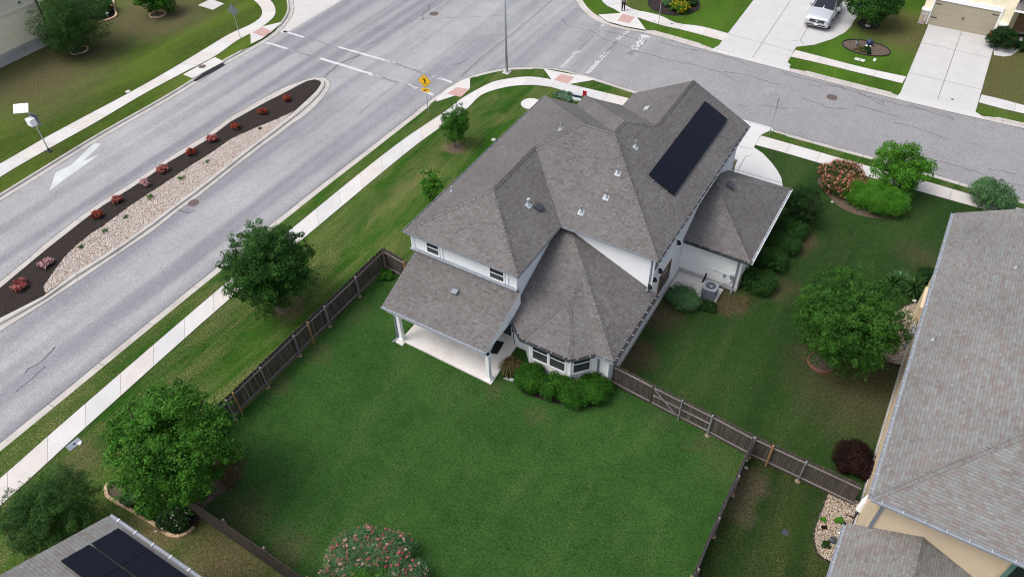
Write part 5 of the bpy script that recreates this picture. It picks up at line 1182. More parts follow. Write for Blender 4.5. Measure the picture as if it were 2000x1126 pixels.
shrub((1384, 603), .42, .4, 'small dark shrub at the edge of the air conditioner pad', 'lf_dark', count=1800, size=.05, nl=12, seed=61)
for i, (x, y, r_, l) in enumerate(((1038, 749, .88, 'glossy round shrub at the left end of the bay window row'), (1085, 767, .82, 'smaller glossy shrub in the middle of the bay window row'), (1126, 777, .86, 'glossy shrub below the right bay window, third of the row'), (1162, 768, .95, 'glossy shrub at the right end of the bay window row by the fence'))):
    shrub((x, y), r_, 1.1, l, 'lf_box', count=11000, size=.05, nl=34, lr=.34, seed=64+i, name='glossy_shrub', group='glossy shrubs under the bay window')
shrub((1667, 905), 1.0, .95, 'dark maroon shrub behind the fence beside the cream house', 'lf_maroon', count=8000, size=.085, nl=34, lr=.3, seed=70, name='maroon_shrub', aspect=.25)
shrub((735, 1132), 2.55, 1.55, 'wide rose bush with pink flowers at the bottom edge of the back lawn', 'lf_sage', count=30000, size=.05, nl=90, lr=.20, seed=71, name='rose_bush', flowers='fl_rose', fl_n=1300, fl_size=.07, depth=2.2, fl_top=True)
shrub((722, 1180), 1.25, 2.1, 'light green bush rising in front of the rose bush at the bottom edge', 'lf_bright', count=12000, size=.05, nl=40, lr=.26, seed=72, name='green_bush')
shrub((350, 1017), .8, .9, 'low dark shrub dotted with white flowers at the near end of the block edged bed', 'lf_dark', count=7000, size=.05, nl=26, lr=.33, seed=73, name='white_flowering_shrub', flowers='fl_white', fl_n=110, fl_size=.06, fl_top=True)
shrub((300, 994), .6, .7, 'low green shrub under the largest tree by the block edging', 'lf_box', count=5000, size=.055, nl=22, seed=74)
shrub((262, 972), .5, .7, 'pale leaved shrub in the left corner of the block edged bed', 'lf_sage', count=4000, size=.05, nl=20, seed=75)
shrub((450, 900), .55, .8, 'dry straw coloured ornamental grass behind the tall tree', 'straw', count=2600, size=.11, nl=18, seed=76, name='dry_grass_clump', aspect=.08, up=.1, cat='grass clump')
shrub((448, 935), .5, .7, 'straw coloured grass clump at the lawn side foot of the tall tree', 'straw', count=2200, size=.11, nl=18, seed=77, name='dry_grass_clump', aspect=.08, up=.1, cat='grass clump')
shrub((1810, 548), .62, .9, 'dark rounded shrub by the cream house wall beyond the spiky plants', 'lf_dark', count=4500, size=.05, nl=20, seed=78)
shrub((198, 25), 1.3, 1.2, 'low dark red flowering shrub in the bed by the top left house', 'lf_oak', count=5000, size=.09, nl=24, seed=79, name='bed_shrub', flowers='fl_red', fl_n=30, fl_size=.12)
shrub((1952, 92), 1.25, 1.75, 'dense shrub with reddish tips beside the garage door of the far house', 'lf_dark', count=9000, size=.08, nl=34, lr=.3, seed=80, name='garage_shrub', flowers='fl_dull', fl_n=40, fl_size=.10)
shrub((1994, 98), .7, .7, 'small dark shrub by the porch path at the right edge', 'lf_dark', count=2500, size=.07, nl=14, seed=81)
shrub((752, 540), .5, .5, 'small green weed patch in the corner of the street fence', 'lf_bright', count=1300, size=.07, nl=10, seed=82)
shrub((1106, 190), 1.25, .32, 'pale blue green groundcover plant beside the yard signs', 'lf_pale', count=4200, size=.06, nl=26, seed=83, depth=.7, name='pale_plant')
# round bed with mixed plants by the north sidewalk
ring((1316, 8), 2.5, 'planting_bed', 'round black edged flower bed on the lawn by the stop sign pole', 'blackring', .06, .10, 50, soil='mulch', cat='flower bed')
shrub((1328, 22), .95, .8, 'yellow flowering plant at the near edge of the round flower bed', 'lf_bright', count=3600, size=.085, nl=18, seed=90, flowers='fl_yellow', fl_n=260, fl_size=.11, name='yellow_plant')
shrub((1309, 8), .65, .6, 'small blue green mound in the middle of the round flower bed', 'lf_sage', count=2500, size=.07, nl=16, seed=91)
shrub((1300, 10), .5, .5, 'low blue green mound at the left of the round flower bed', 'lf_sage', count=1600, size=.07, nl=12, seed=94)
shrub((1325, 0), 1.0, 1.3, 'dark purple leaved shrub at the back of the round flower bed', 'lf_maroon', count=4500, size=.09, nl=20, seed=92)
shrub((1345, 10), .8, .5, 'brownish low plant at the right of the round flower bed', 'lf_dark', count=2200, size=.08, nl=14, seed=93)
# oval bed with ornaments
ring((1691, 94), 2.05, 'planting_bed', 'oval black edged bed on the lawn between the two driveways', 'blackring', .06, .09, 50, ry=1.35, soil='bedsoil', cat='flower bed')
shrub((1696, 101), .6, .35, 'low green plant near the front of the oval bed', 'lf_dark', count=1200, size=.07, nl=10, seed=95)
shrub((1680, 99), .7, .25, 'dry brown groundcover in the oval bed', 'straw', count=1400, size=.08, nl=10, seed=96, stems=False)
b = at(1672, 89); t = thing('garden_figure', 'pale green garden figure standing at the left of the oval bed', 'figure', (b.x, b.y, 0)); mb = MB(); mb.lathe((0, 0, 0), [(.12, 0), (.14, .2), (.10, .36), (.07, .45)], 12); part('body', mb, 'lf_sage' if False else 'signback', t, False); mb = MB(); mb.lathe((0, 0, .44), [(.05, 0), (.11, .06), (.11, .12), (.06, .18)], 12); part('head', mb, 'lf_pale', t, False)
b = at(1697, 89); t = thing('garden_ornament', 'dark blue garden ornament with white feet in the oval bed', 'ornament', (b.x, b.y, 0)); mb = MB(); mb.lathe((0, 0, .08), [(.16, 0), (.3, .15), (.26, .38), (.12, .5)], 12); part('body', mb, 'blue', t, False); 
for x in (-.16, .16): mb = MB(); mb.lathe((x, -.24, 0), [(.10, 0), (.10, .08), (.04, .12)], 8); part('foot', mb, 'whitep', t, False)
for (x, y) in ((1694, 52),): 
    b = at(x, y); mb = MB(); mb.box((b.x-.2, b.y-.1, 0), (b.x+.2, b.y+.1, .14)); single('stone', mb, 'conc', 'pale stone lying at the foot of the broad tree', 'stone')
# yuccas
def spiky(base, r, h, label, n=90, group=None, mat='lf_wispy', w_=.035):
    B = at(*base); t = thing('yucca', label, 'yucca', (B.x, B.y, 0), 0, group); V = []; F = []; rn = []
    for i in range(n):
        a = RNG.uniform(0, 6.28); el = RNG.uniform(.05, 1.4); L = r*RNG.uniform(.75, 1.1); c0 = np.array([0, 0, h*RNG.uniform(.25, .55)]); d0 = np.array([math.cos(a)*math.cos(el), math.sin(a)*math.cos(el), math.sin(el)]); sd = np.array([-math.sin(a), math.cos(a), 0])*w_
        p1 = c0+d0*L*.55; p2 = c0+d0*L-np.array([0, 0, L*.12*math.cos(el)]); k = len(V); V += [c0-sd*.7, c0+sd*.7, p1+sd, p1-sd, p2+sd*.1, p2-sd*.1]; F += [[k, k+1, k+2, k+3], [k+3, k+2, k+4, k+5]]; x = RNG.random(); rn += [x, x]
    fastmesh('leaves', np.array(V), np.array(F), [mat], np.zeros(len(F), int), rn, t)
    mb = MB(); mb.tube((0, 0, 0), (0, 0, h*.5), .09, .11, 8); part('trunk', mb, 'bark', t, False); return t
spiky((1737, 568), .85, 1.0, 'spiky yucca nearest the round tree beside the cream house', 110, 'yuccas by the cream house wall')
spiky((1752, 556), .75, 1.1, 'lighter spiky yucca in the middle of the trio', 90, 'yuccas by the cream house wall', 'lf_sage')
spiky((1779, 575), .95, 1.2, 'largest spiky yucca close to the cream house wall', 140, 'yuccas by the cream house wall')
# grass fountain beside bay
def fountain(base, r, h, label, n=260, mat='straw'):
    B = at(*base); t = thing('grass_clump', label, 'grass clump', (B.x, B.y, 0)); V = []; F = []; rn = []
    for i in range(n):
        a = RNG.uniform(0, 6.28); s_ = RNG.uniform(.15, 1); L = r*s_; sd = np.array([-math.sin(a), math.cos(a), 0])*.014; d0 = np.array([math.cos(a), math.sin(a), 0]); hh = h*RNG.uniform(.7, 1.1)*(1-.35*s_)
        pts = [d0*.03, d0*L*.45+np.array([0, 0, hh]), d0*L*.85+np.array([0, 0, hh*.95]), d0*L*1.15+np.array([0, 0, hh*.45])]; x = RNG.random()
        for j in range(3): k = len(V); V += [pts[j]-sd, pts[j]+sd, pts[j+1]+sd*.7, pts[j+1]-sd*.7]; F.append([k, k+1, k+2, k+3]); rn.append(x)
    fastmesh('blades', np.array(V), np.array(F), [mat], np.zeros(len(F), int), rn, t); return t
fountain((999, 722), .72, .95, 'green and straw coloured fountain grass in the corner between patio and bay window', 420)
fountain((1450, 590), .5, .35, 'dry trailing grass tuft at the corner of the side room', 120)
shrub((990, 735), .22, .22, 'tiny yellow flowers beside the fountain grass', 'lf_dark', count=300, size=.04, nl=6, seed=98, flowers='fl_yellow', fl_n=14, fl_size=.06, name='yellow_flowers')
# median bushes
MBU = [((40, 560), 'fl_red', .62, 'deep red flowering bush at the left end of the median'), ((90, 517), 'fl_pink', .60, 'pale pink flowering bush, the one nearest the left end of the median'), ((190, 423), 'fl_dull', .50, 'sparse dull red bush in the mulch, third from the left end'), ((230, 393), 'fl_red', .50, 'bright red bush just left of the second pink one'),
       ((284, 360), 'fl_pink', .50, 'pink flowering bush near the middle of the median'), ((320, 333), 'fl_red', .56, 'red flowering bush just right of the middle pink one'), ((374, 300), 'fl_dull', .50, 'dull red bush fifth from the pointed tip of the median'), ((414, 273), 'fl_red', .60, 'full red bush fourth from the pointed tip of the median'),
       ((461, 250), 'fl_dull', .5, 'sparse reddish bush third from the pointed tip'), ((514, 221), 'fl_dull', .5, 'reddish bush second from the pointed tip'), ((561, 195), 'fl_dull', .48, 'reddish bush closest to the pointed tip of the median')]
for i, (p, f_, r_, l) in enumerate(MBU):
    shrub(p, r_*.70, .38, l, 'lf_dull' if False else 'lf_dark', count=260 if f_ != 'fl_dull' else 420, size=.05, nl=16, lr=.36, seed=110+i, name='median_bush', group='flowering bushes in the median', flowers=f_, fl_n=330 if f_ != 'fl_dull' else 170, fl_size=.08, fl_top=True)
for i, (p, r_, l, m_) in enumerate((((355, 349), .26, 'green tuft in the gravel nearest the manhole', 'lf_lime'), ((295, 387), .26, 'green tuft in the gravel, second from the manhole', 'lf_lime'), ((246, 424), .17, 'small dark tuft in the middle of the gravel', 'lf_sage'), ((207, 453), .2, 'grey green tuft in the gravel below the sparse red bush', 'lf_sage'), ((160, 483), .2, 'faint grey tuft in the gravel towards the left end', 'lf_sage'), ((406, 316), .15, 'tiny tuft in the gravel at the right part', 'lf_sage'), ((509, 252), .14, 'small brown tuft in the gravel near the tip', 'lf_dark'))):
    spiky_t = shrub(p, r_, r_*1.1, l, m_, count=int(260*r_/.2), size=.05, nl=8, lr=.4, seed=140+i, name='gravel_tuft', group='tufts growing in the median gravel', stems=False, aspect=.2)

# ------------------------------------------------------------------ BEDS AND EDGING
def edge_blocks(pts, label, w_=.16, h_=.13, L=.34, mat='brick_edge', name='bed_edging'):
    C = resample(catmull([(p.x, p.y) for p in px(pts)], 8), .05); t = thing(name, label, 'edging', (C[0].x, C[0].y, 0)); acc = 0; a = C[0]
    for i in range(1, len(C)):
        if (C[i]-a).length >= L:
            mb = MB(); dd = (C[i]-a).normalized(); j = random.uniform(-.01, .01); mb.bar(a+dd*.012+Vector((j, j, h_/2)), C[i]-dd*.012+Vector((j, j, h_/2+random.uniform(-.01, .01))), w_, h_); part('block', mb, mat, t); a = C[i]
    return t
edge_blocks([(217, 942), (208, 950), (207, 962), (215, 973), (232, 983), (255, 995), (280, 1010), (305, 1025), (322, 1040), (340, 1047), (358, 1046), (372, 1038), (384, 1026), (389, 1018)], 'curved edging of tan concrete blocks round the bed of the tallest tree')
q = catmull([(p.x, p.y) for p in px([(217, 944), (209, 955), (215, 970), (255, 993), (305, 1023), (335, 1044), (360, 1043), (388, 1018), (400, 990), (435, 960), (462, 930), (458, 895), (420, 870), (300, 880)])], 5); mb = MB(); mb.prism([(p.x, p.y) for p in q], -.02, .014, 0, False); struct('planting_bed', mb, 'bedsoil')
edge_blocks([(193, 46), (205, 42), (222, 37), (228, 30), (224, 18), (222, 0)], 'tan stone edging of the bed by the top left house', .2, .16, .5)
q = px([(160, 30), (193, 45), (222, 36), (227, 28), (222, -20), (150, -20)]); mb = MB(); mb.prism([(p.x, p.y) for p in q], -.02, .014, 0, False); struct('planting_bed', mb, 'mulch')
b = at(211, 33); mb = MB(); mb.lathe((b.x, b.y, .0), [(.05, 0), (.05, .3), (.2, .34), (.2, .4), (.1, .44)], 14); single('garden_light', mb, 'whitep', 'round white garden light in the top left bed', 'garden light')
q = catmull([(p.x, p.y) for p in px([(1004, 712), (1012, 758), (1048, 776), (1100, 790), (1155, 794), (1186, 778), (1190, 745), (1150, 735), (1110, 750), (1040, 715), (1000, 705)])], 5); mb = MB(); mb.prism([(p.x, p.y) for p in q], -.02, .013, 0, False); struct('planting_bed', mb, 'mulch')
# gravel bed by the cream house (upper) and lower bed
def gravel_bed(pts, n, label_edge, seed=0):
    q = catmull([(p.x, p.y) for p in px(pts+pts[:1])], 6)[:-1]; poly = [(p.x, p.y) for p in q]; mb = MB(); mb.prism(poly, -.02, .016, 0, False); struct('gravel_bed', mb, 'gravelbase'); scatter_stones('gravel', poly, n, .022, .055, .022, 'gravel2')
    if label_edge:
        mb = MB()
        for a, c in zip(q, q[1:]): mb.bar(a+Vector((0, 0, .04)), c+Vector((0, 0, .04)), .04, .10)
        o = single('bed_edging', mb, 'blackring', label_edge, 'edging')
gravel_bed([(1790, 590), (1762, 600), (1735, 625), (1712, 660), (1705, 680), (1715, 697), (1735, 708), (1760, 714), (1790, 700)], 2600, 'thin dark edging of the gravel bed between the round tree and the cream house')
gravel_bed([(1616, 962), (1608, 985), (1598, 1010), (1590, 1035), (1590, 1062), (1600, 1085), (1625, 1100), (1650, 1120), (1700, 1100), (1720, 1000), (1660, 972)], 3200, 'black edging round the gravel bed by the lower cream wall')
for i, (x, y, r_, l, m_) in enumerate(((1640, 1019, .22, 'leafy green plant in the lower gravel bed', 'lf_lime'), (1614, 1065, .2, 'dark green plant near the dark rock in the lower gravel bed', 'lf_dark'), (1609, 1030, .12, 'tiny brown plant at the left of the lower gravel bed', 'lf_maroon'), (1607, 1015, .12, 'tiny green sprig at the top left of the lower gravel bed', 'lf_lime'))):
    shrub((x, y), r_, r_*1.3, l, m_, count=300, size=.05, nl=8, seed=160+i, stems=False, name='small_plant')
def rock(x, y, r, label, mat='dark', cat='rock', z=.0):
    B = at(x, y); bm = bmesh.new(); bmesh.ops.create_icosphere(bm, subdivisions=2, radius=1); mb = MB(); rs = random.Random(int(x*7+y)); 
    for v in bm.verts: k = 1+rs.uniform(-.18, .18); mb.v.append((B.x+v.co.x*r*k, B.y+v.co.y*r*k*.8, z+r*.3+v.co.z*r*.55*k))
    for f in bm.faces: mb.f.append(tuple(v.index for v in f.verts)); mb.mi.append(0); mb.uv.append(None)
    bm.free(); return single('rock', mb, mat, label, cat)
rock(1627, 1055, .20, 'dark rock in the middle of the lower gravel bed', 'dark'); rock(1640, 1041, .09, 'small white stone in the lower gravel bed', 'whitep'); rock(1648, 1024, .16, 'black rock close to the roof gutter in the lower gravel bed', 'black')
rock(1786, 588, .13, 'white stone beside the cream wall near the yuccas', 'whitep'); rock(1458, 899, .07, 'pale pebble in the dirt beside the dividing fence', 'conc'); rock(1457, 913, .10, 'grey flat stone in the dirt beside the dividing fence', 'conc_kerb'); rock(1625, 395, .10, 'pale stone in the front bed below the copper shrub', 'conc'); rock(1641, 366, .09, 'pale stone between the copper and the bright shrub', 'conc')
b = at(1630, 1108); t = thing('flower_pot', 'terracotta pot at the foot of the lower gravel bed', 'pot', (b.x, b.y, 0)); mb = MB(); mb.lathe((0, 0, 0), [(.12, 0), (.18, .25), (.21, .26), (.21, .32)], 18); part('pot', mb, 'terracotta', t, False); mb = MB(); mb.lathe((0, 0, .32), [(.18, 0), (.17, .004)], 16); part('soil', mb, 'mulch', t, False)
# thing on stand by the cream house corner
b = at(1668, 1012); t = thing('covered_stand', 'black stand with a furled pale grey cloth beside the corner of the cream house', 'stand', (b.x, b.y, 0)); mb = MB(); mb.tube((0, 0, 0), (0, 0, 1.5), .035, .03, 8)
for a in range(4): mb.bar((0, 0, .1), (.4*math.cos(a*1.57), .4*math.sin(a*1.57), .02), .05, .05)
part('stand', mb, 'black', t, False); mb = MB(); mb.lathe((0, 0, .7), [(.03, 0), (.16, .15), (.13, .9), (.05, 1.35)], 12); part('cloth', mb, 'whitep', t, False)

# ------------------------------------------------------------------ STREET FURNITURE, CAR, PERSON, SMALL THINGS
b = at(990, 142); t = thing('street_lamp', 'tall grey steel lamp pole on the grass corner, its head above the frame', 'street lamp', (b.x, b.y, 0)); mb = MB()
mb.tube((0, 0, .12), (0, 0, 9.2), .11, .055, 12); part('pole', mb, 'metal', t, False, True); mb = MB(); mb.box((-.3, -.3, -.02), (.3, .3, .08)); part('base', mb, 'conc', t, False)
mb = MB(); mb.lathe((0, 0, .08), [(.2, 0), (.2, .03), (.14, .05), (.13, .22)], 12); part('collar', mb, 'metal', t, False); mb = MB(); mb.tube((0, 0, 9.1), (0, 1.9, 9.6), .045, .035, 8); part('arm', mb, 'metal', t, False); mb = MB(); mb.box((-.14, 1.8, 9.52), (.14, 2.5, 9.66)); part('lamp_head', mb, 'metal', t, False)
def face_frame(n):
    n = Vector(n).normalized(); u = Vector((-n.y, n.x, 0)).normalized(); return n, u, n.cross(u) if n.cross(u).z > 0 else -n.cross(u)
def plate(mb, c, u, v, n, poly, th=.02, mi=0, z=0):
    P = [Vector(c)+u*a+v*b_+n*z for a, b_ in poly]; Q = [p+n*th for p in P]; A = sum(poly[i][0]*poly[(i+1) % len(poly)][1]-poly[(i+1) % len(poly)][0]*poly[i][1] for i in range(len(poly)))
    if u.cross(v).dot(n)*A < 0: P.reverse(); Q.reverse()
    mb.face(Q, mi); mb.face(P[::-1], mi)
    for i in range(len(P)): j = (i+1) % len(P); mb.face([P[i], P[j], Q[j], Q[i]], mi)
# pedestrian warning sign
b = at(837, 222); hh = hgt((837, 222), (826, 145)); t = thing('pedestrian_sign', 'yellow diamond pedestrian sign with a small arrow plate on a post by the verge', 'road sign', (b.x, b.y, 0))
mb = MB(); mb.tube((0, 0, 0), (0, 0, hh-.05), .03, .03, 8); part('post', mb, 'metal', t, False)
n, u, v = face_frame((-b.x*.25, -b.y*.9, 0)); s_ = .57; c = Vector((0, 0, hh-s_))+n*.04; mb = MB()
if u.dot(CR) < 0: u = -u
plate(mb, c, u, v, n, [(-s_, 0), (0, -s_), (s_, 0), (0, s_)]); plate(mb, c, u, v, n, [(-s_*.95, 0), (0, -s_*.95), (s_*.95, 0), (0, s_*.95)], .003, 1, .021); plate(mb, c, u, v, n, [(-s_*.91, 0), (0, -s_*.91), (s_*.91, 0), (0, s_*.91)], .003, 0, .025); o = part('sign_plate', mb, ['yellow', 'black'], t, False)
mb = MB(); k = s_*.0145
def pl(poly): plate(mb, c, u, v, n, [((x-50)*k, (50-y)*k) for x, y in poly], .004, 0, .03)
pl([(47+5*math.cos(a*.785), 17+5*math.sin(a*.785)) for a in range(8)]); pl([(44, 25), (54, 25), (58, 34), (57, 55), (48, 55), (45, 40)]); pl([(45, 26), (47, 32), (40, 40), (30, 42), (30, 38), (38, 36)]); pl([(54, 27), (62, 36), (66, 48), (62, 50), (58, 40), (53, 33)])
pl([(48, 54), (55, 54), (50, 68), (40, 84), (34, 84), (44, 66)]); pl([(52, 54), (57, 54), (62, 68), (68, 84), (62, 85), (56, 71)]); part('walking_figure', mb, 'black', o, False)
mb = MB(); c2 = Vector((0, 0, hh-2*s_-.22))+n*.04; plate(mb, c2, u, v, n, [(-.33, -.16), (.33, -.16), (.33, .16), (-.33, .16)]); o = part('arrow_plate', mb, 'yellow', t, False)
mb = MB(); plate(mb, c2, u, v, n, [(-.18, -.10), (-.06, -.11), (-.08, -.06), (.2, .06), (.18, .11), (-.11, -.0), (-.12, .05)], .004, 0, .022); part('arrow', mb, 'black', o, False)
# radar sign with solar panel, lower left verge of the far kerb
b = at(97, 296); hh = hgt((97, 296), (52, 215)); t = thing('solar_sign_post', 'grey post with a tilted pale solar panel and white box by the far sidewalk', 'sign post', (b.x, b.y, 0)); S1 = 1.0
mb = MB(); mb.tube((0, 0, 0), (0, 0, hh), .045, .045, 8); part('post', mb, 'metal', t, False)
mb = MB(); mb.tube((0, 0, -.02), (0, 0, .3), .08, .07, 8); mb.box((-.18, -.12, 0), (.18, .12, .08)); part('foot', mb, 'dark', t, False)
pc = at(41, 212, hh+.25)-Vector((b.x, b.y, 0)); n, u, v = face_frame((.45, -.55, 1)); mb = MB(); plate(mb, pc, u, v, n, [(-.52, -.36), (.52, -.36), (.52, .36), (-.52, .36)], .05); mb.tube((0, 0, hh-.1), pc, .03, .03, 6, 1); part('solar_panel', mb, ['whitep', 'metal'], t, False)
bx = at(62, 238, hh-.75)-Vector((b.x, b.y, 0)); mb = MB(); mb.box(bx-Vector((.28, .25, .25)), bx+Vector((.28, .2, .3))); part('control_box', mb, 'whitep', t, False)
n, u, v = face_frame((-.2, 1, 0)); mb = MB(); plate(mb, Vector((.08, .12, hh-.85)), u, v, n, [(-.40, -.5), (.40, -.5), (.40, .5), (-.40, .5)], .05); part('sign_plate', mb, 'signback', t, False)
# stop sign seen from behind (north-west corner)
def sign_post(base, top, label, shape, s_, nrm, mats, name='road_sign', hov=None, small=False):
    b = at(*base); hh = hov or hgt(base, top); t = thing(name, label, 'road sign', (b.x, b.y, 0)); mb = MB(); mb.tube((0, 0, 0), (0, 0, hh), .028, .028, 8); part('post', mb, 'metal', t, False)
    n, u, v = face_frame(nrm); mb = MB(); poly = [(s_*math.cos(math.pi/8+a*math.pi/4)*1.05, s_*math.sin(math.pi/8+a*math.pi/4)*1.05) for a in range(8)] if shape == 8 else [(-s_, 0), (0, -s_), (s_, 0), (0, s_)] if shape == 4 else [(-s_, -s_*1.3), (s_, -s_*1.3), (s_, s_*1.3), (-s_, s_*1.3)]
    plate(mb, Vector((0, 0, hh-s_))+n*.035, u, v, n, poly, .012, 0); plate(mb, Vector((0, 0, hh-s_))+n*.035, u, v, n, [(a*.97, b_*.97) for a, b_ in poly], .002, 1, .013); part('sign_plate', mb, mats, t, False); return t
sign_post((470, 75), (444, 10), 'grey back of a diamond road sign on the grass strip at upper left', 4, .58, (-.35, 1, 0), ['signback', 'yellow'])
sign_post((1502, 264), (1513, 190), 'thin road sign seen edge on, on the verge beside the white house driveway', 5, .36, (1, .22, 0), ['signback', 'whitep'])
sign_post((1286, 48), (1295, -10), 'red sign on a thin post beside the round flower bed, cut by the top edge', 8, .36, (1, .35, 0), ['red', 'red'], hov=2.75)
# yard signs near the corner
def yard(cpx, z, w_, h_, cols, label, posts=True, name='yard_sign', nrm=(.12, -1, 0)):
    c = at(*cpx, z); t = thing(name, label, 'yard sign', (c.x, c.y, 0)); n, u, v = face_frame(nrm); mb = MB(); k = len(cols)
    for i, m_ in enumerate(cols): y0 = -h_/2+h_*i/k; plate(mb, Vector((0, 0, z)), u, v, n, [(-w_/2, y0), (w_/2, y0), (w_/2, y0+h_/k), (-w_/2, y0+h_/k)], .02, i)
    part('sign_plate', mb, cols, t, False)
    for sx in (-.4, .4): mb = MB(); a = u*(w_*sx); mb.tube((a.x, a.y, 0), (a.x, a.y, z+h_*.2), .015, .015, 5); part('stake', mb, 'metal', t, False)
    return t
yard((1127, 188), .75, .75, .62, ['whitep', 'blue', 'whitep'], 'white yard sign with a dark blue band standing behind the roof edge')
yard((1128, 194), .35, .65, .30, ['whitep'], 'low white yard sign under the banded one near the roof edge')
yard((1142, 183), .75, .34, .52, ['red'], 'small plain red yard sign beside the sidewalk behind the roof')
# utility lids
def lid(x, y, w_, d_, rz, label, mat='dark', z=.02, knob=None, cat='utility lid'):
    b = at(x, y); t = thing('utility_lid', label, cat, (b.x, b.y, 0), rz); mb = MB(); mb.box((-w_/2, -d_/2, -.02), (w_/2, d_/2, z)); part('lid', mb, mat, t, False)
    mb = MB(); 
    if knob: mb.box((-.05, -.07, z), (.07, .05, z+.01)); part('keyhole', mb, knob, t, False)
    return t
lid(145, 867, .72, .44, R(86), 'dark water meter lid in the grass beside the sidewalk at lower left', 'downspout', .03, 'black')
lid(1679, 117, .85, .42, R(-2), 'pale concrete meter box lid near the oval bed', 'conc', .03, 'dark')
lid(1534, 1039, .28, .28, 0, 'small dark square drain lid in the lower right yard', 'dark', .02)
mb = MB(); b = at(157, 866); mb.lathe((b.x, b.y, 0), [(.10, 0), (.10, .09), (.05, .12)], 10); single('marker_cap', mb, 'whitep', 'white round cap beside the dark water meter lid', 'cap')
mb = MB(); b = at(1708, 119); mb.lathe((b.x, b.y, 0), [(.12, 0), (.13, .1), (.07, .22)], 10); single('marker_cap', mb, 'whitep', 'small white cap standing in the grass right of the concrete meter box', 'cap')
mb = MB(); b = at(1037, 203); mb.lathe((b.x, b.y, -.01), [(.82, 0), (.82, .05), (.78, .055)], 36); single('access_cover', mb, 'conc', 'large round pale concrete cover in the lawn beside the roof edge', 'cover')
mb = MB(); b = at(964, 273); mb.lathe((b.x, b.y, 0), [(.18, 0), (.16, .05), (.05, .07)], 12); single('cleanout_cap', mb, 'conc', 'small white round cap in the lawn between the young tree and the roof', 'cap')
mb = MB(); b = at(250, 179); mb.lathe((b.x, b.y, 0), [(.22, 0), (.2, .05), (.05, .07)], 12); single('cleanout_cap', mb, 'conc', 'small white cap in the lawn above the far sidewalk at upper left', 'cap')
mb = MB(); b = at(1014, 663); b = at(1003, 745, .0)
mb = MB(); b = at(783, 668); mb.hexa([(b.x-.28, b.y-.16, .0), (b.x+.25, b.y-.2, .0), (b.x+.25, b.y+.12, .0), (b.x-.28, b.y+.14, .0), (b.x-.28, b.y-.14, .05), (b.x+.25, b.y-.18, .05), (b.x+.25, b.y+.1, .09), (b.x-.28, b.y+.12, .09)]); single('splash_block', mb, 'conc', 'small concrete splash block at the left patio post', 'splash block')
# splash block near bay, hose reel on the patio side
b = at(994, 741); mb = MB(); mb.hexa([(b.x-.3, b.y-.1, 0), (b.x+.28, b.y-.02, 0), (b.x+.26, b.y+.14, 0), (b.x-.3, b.y+.08, 0), (b.x-.3, b.y-.1, .06), (b.x+.28, b.y-.02, .09), (b.x+.26, b.y+.14, .09), (b.x-.3, b.y+.08, .06)]); single('splash_block', mb, 'conc_kerb', 'grey splash block by the yellow flowers under the bay window', 'splash block')
# patio things
q = px([(969, 664), (985, 668), (971, 691), (957, 689)], .11); mb = MB(); mb.prism([(p.x, p.y) for p in q], .102, .125); single('doormat', mb, 'black', 'black mat lying on the patio beside the wall', 'mat')
b = at(822, 634, .1); t = thing('patio_chair', 'black patio chair half hidden under the patio roof', 'chair', (b.x+.2, b.y+.5, .1), R(20)); 
mb = MB(); mb.box((-.28, -.26, .40), (.28, .26, .45)); part('seat', mb, 'black', t, False); mb = MB(); mb.bar((-.27, .24, .45), (-.27, .38, .95), .04, .04); mb.bar((.27, .24, .45), (.27, .38, .95), .04, .04)
for z in (.55, .68, .81, .93): mb.bar((-.28, .22+.16*(z-.4)*.9+.02, z), (.28, .22+.16*(z-.4)*.9+.02, z), .03, .07)
part('backrest', mb, 'black', t, False)
for x, y in ((-.25, -.24), (.25, -.24), (-.25, .24), (.25, .24)): mb = MB(); mb.bar((x, y, .40), (x*1.15, y*1.15, 0), .035, .035); part('leg', mb, 'black', t, False)
# ---- air conditioner
b = at(1384, 578); t = thing('air_conditioner', 'square grey condenser with round fan on a concrete pad beside the side room', 'air conditioner', (b.x, b.y, .06), R(2)); s_ = .40; H1 = .85
mb = MB(); mb.box((-s_, -s_, .03), (s_, s_, H1-.06)); 
part('coil_body', mb, 'dark', t, False); mb = MB()
for i in range(22):
    z = .07+i*.034; 
    mb.box((-s_-.012, -s_-.012, z), (s_+.012, -s_, z+.012)); mb.box((s_, -s_-.012, z), (s_+.012, s_, z+.012)); mb.box((-s_-.012, -s_, z), (-s_, s_, z+.012)); mb.box((-s_, s_, z), (s_, s_+.012, z+.012))
part('louvres', mb, 'downspout', t, False); mb = MB(); r0 = s_+.03; N = 32
def sq(a, r): 
    c_, d_ = math.cos(a), math.sin(a); k = r/max(abs(c_), abs(d_)); k = min(k, r*1.22); return (c_*k, d_*k)
for i in range(N):
    a0, a1 = 6.2832*i/N, 6.2832*(i+1)/N; ri = .31
    o0, o1 = sq(a0, r0), sq(a1, r0); mb.face([(ri*math.cos(a0), ri*math.sin(a0), H1-.01), (o0[0], o0[1], H1-.02), (o1[0], o1[1], H1-.02), (ri*math.cos(a1), ri*math.sin(a1), H1-.01)]); mb.face([(o0[0], o0[1], H1-.02), (o0[0], o0[1], H1-.10), (o1[0], o1[1], H1-.10), (o1[0], o1[1], H1-.02)]); mb.face([(ri*math.cos(a0), ri*math.sin(a0), H1-.01), (ri*math.cos(a1), ri*math.sin(a1), H1-.01), (ri*math.cos(a1), ri*math.sin(a1), H1-.12), (ri*math.cos(a0), ri*math.sin(a0), H1-.12)])
part('top_cover', mb, 'gutter', t, False); mb = MB(); mb.lathe((0, 0, H1-.12), [(.09, 0), (.09, .08), (.05, .1)], 14)
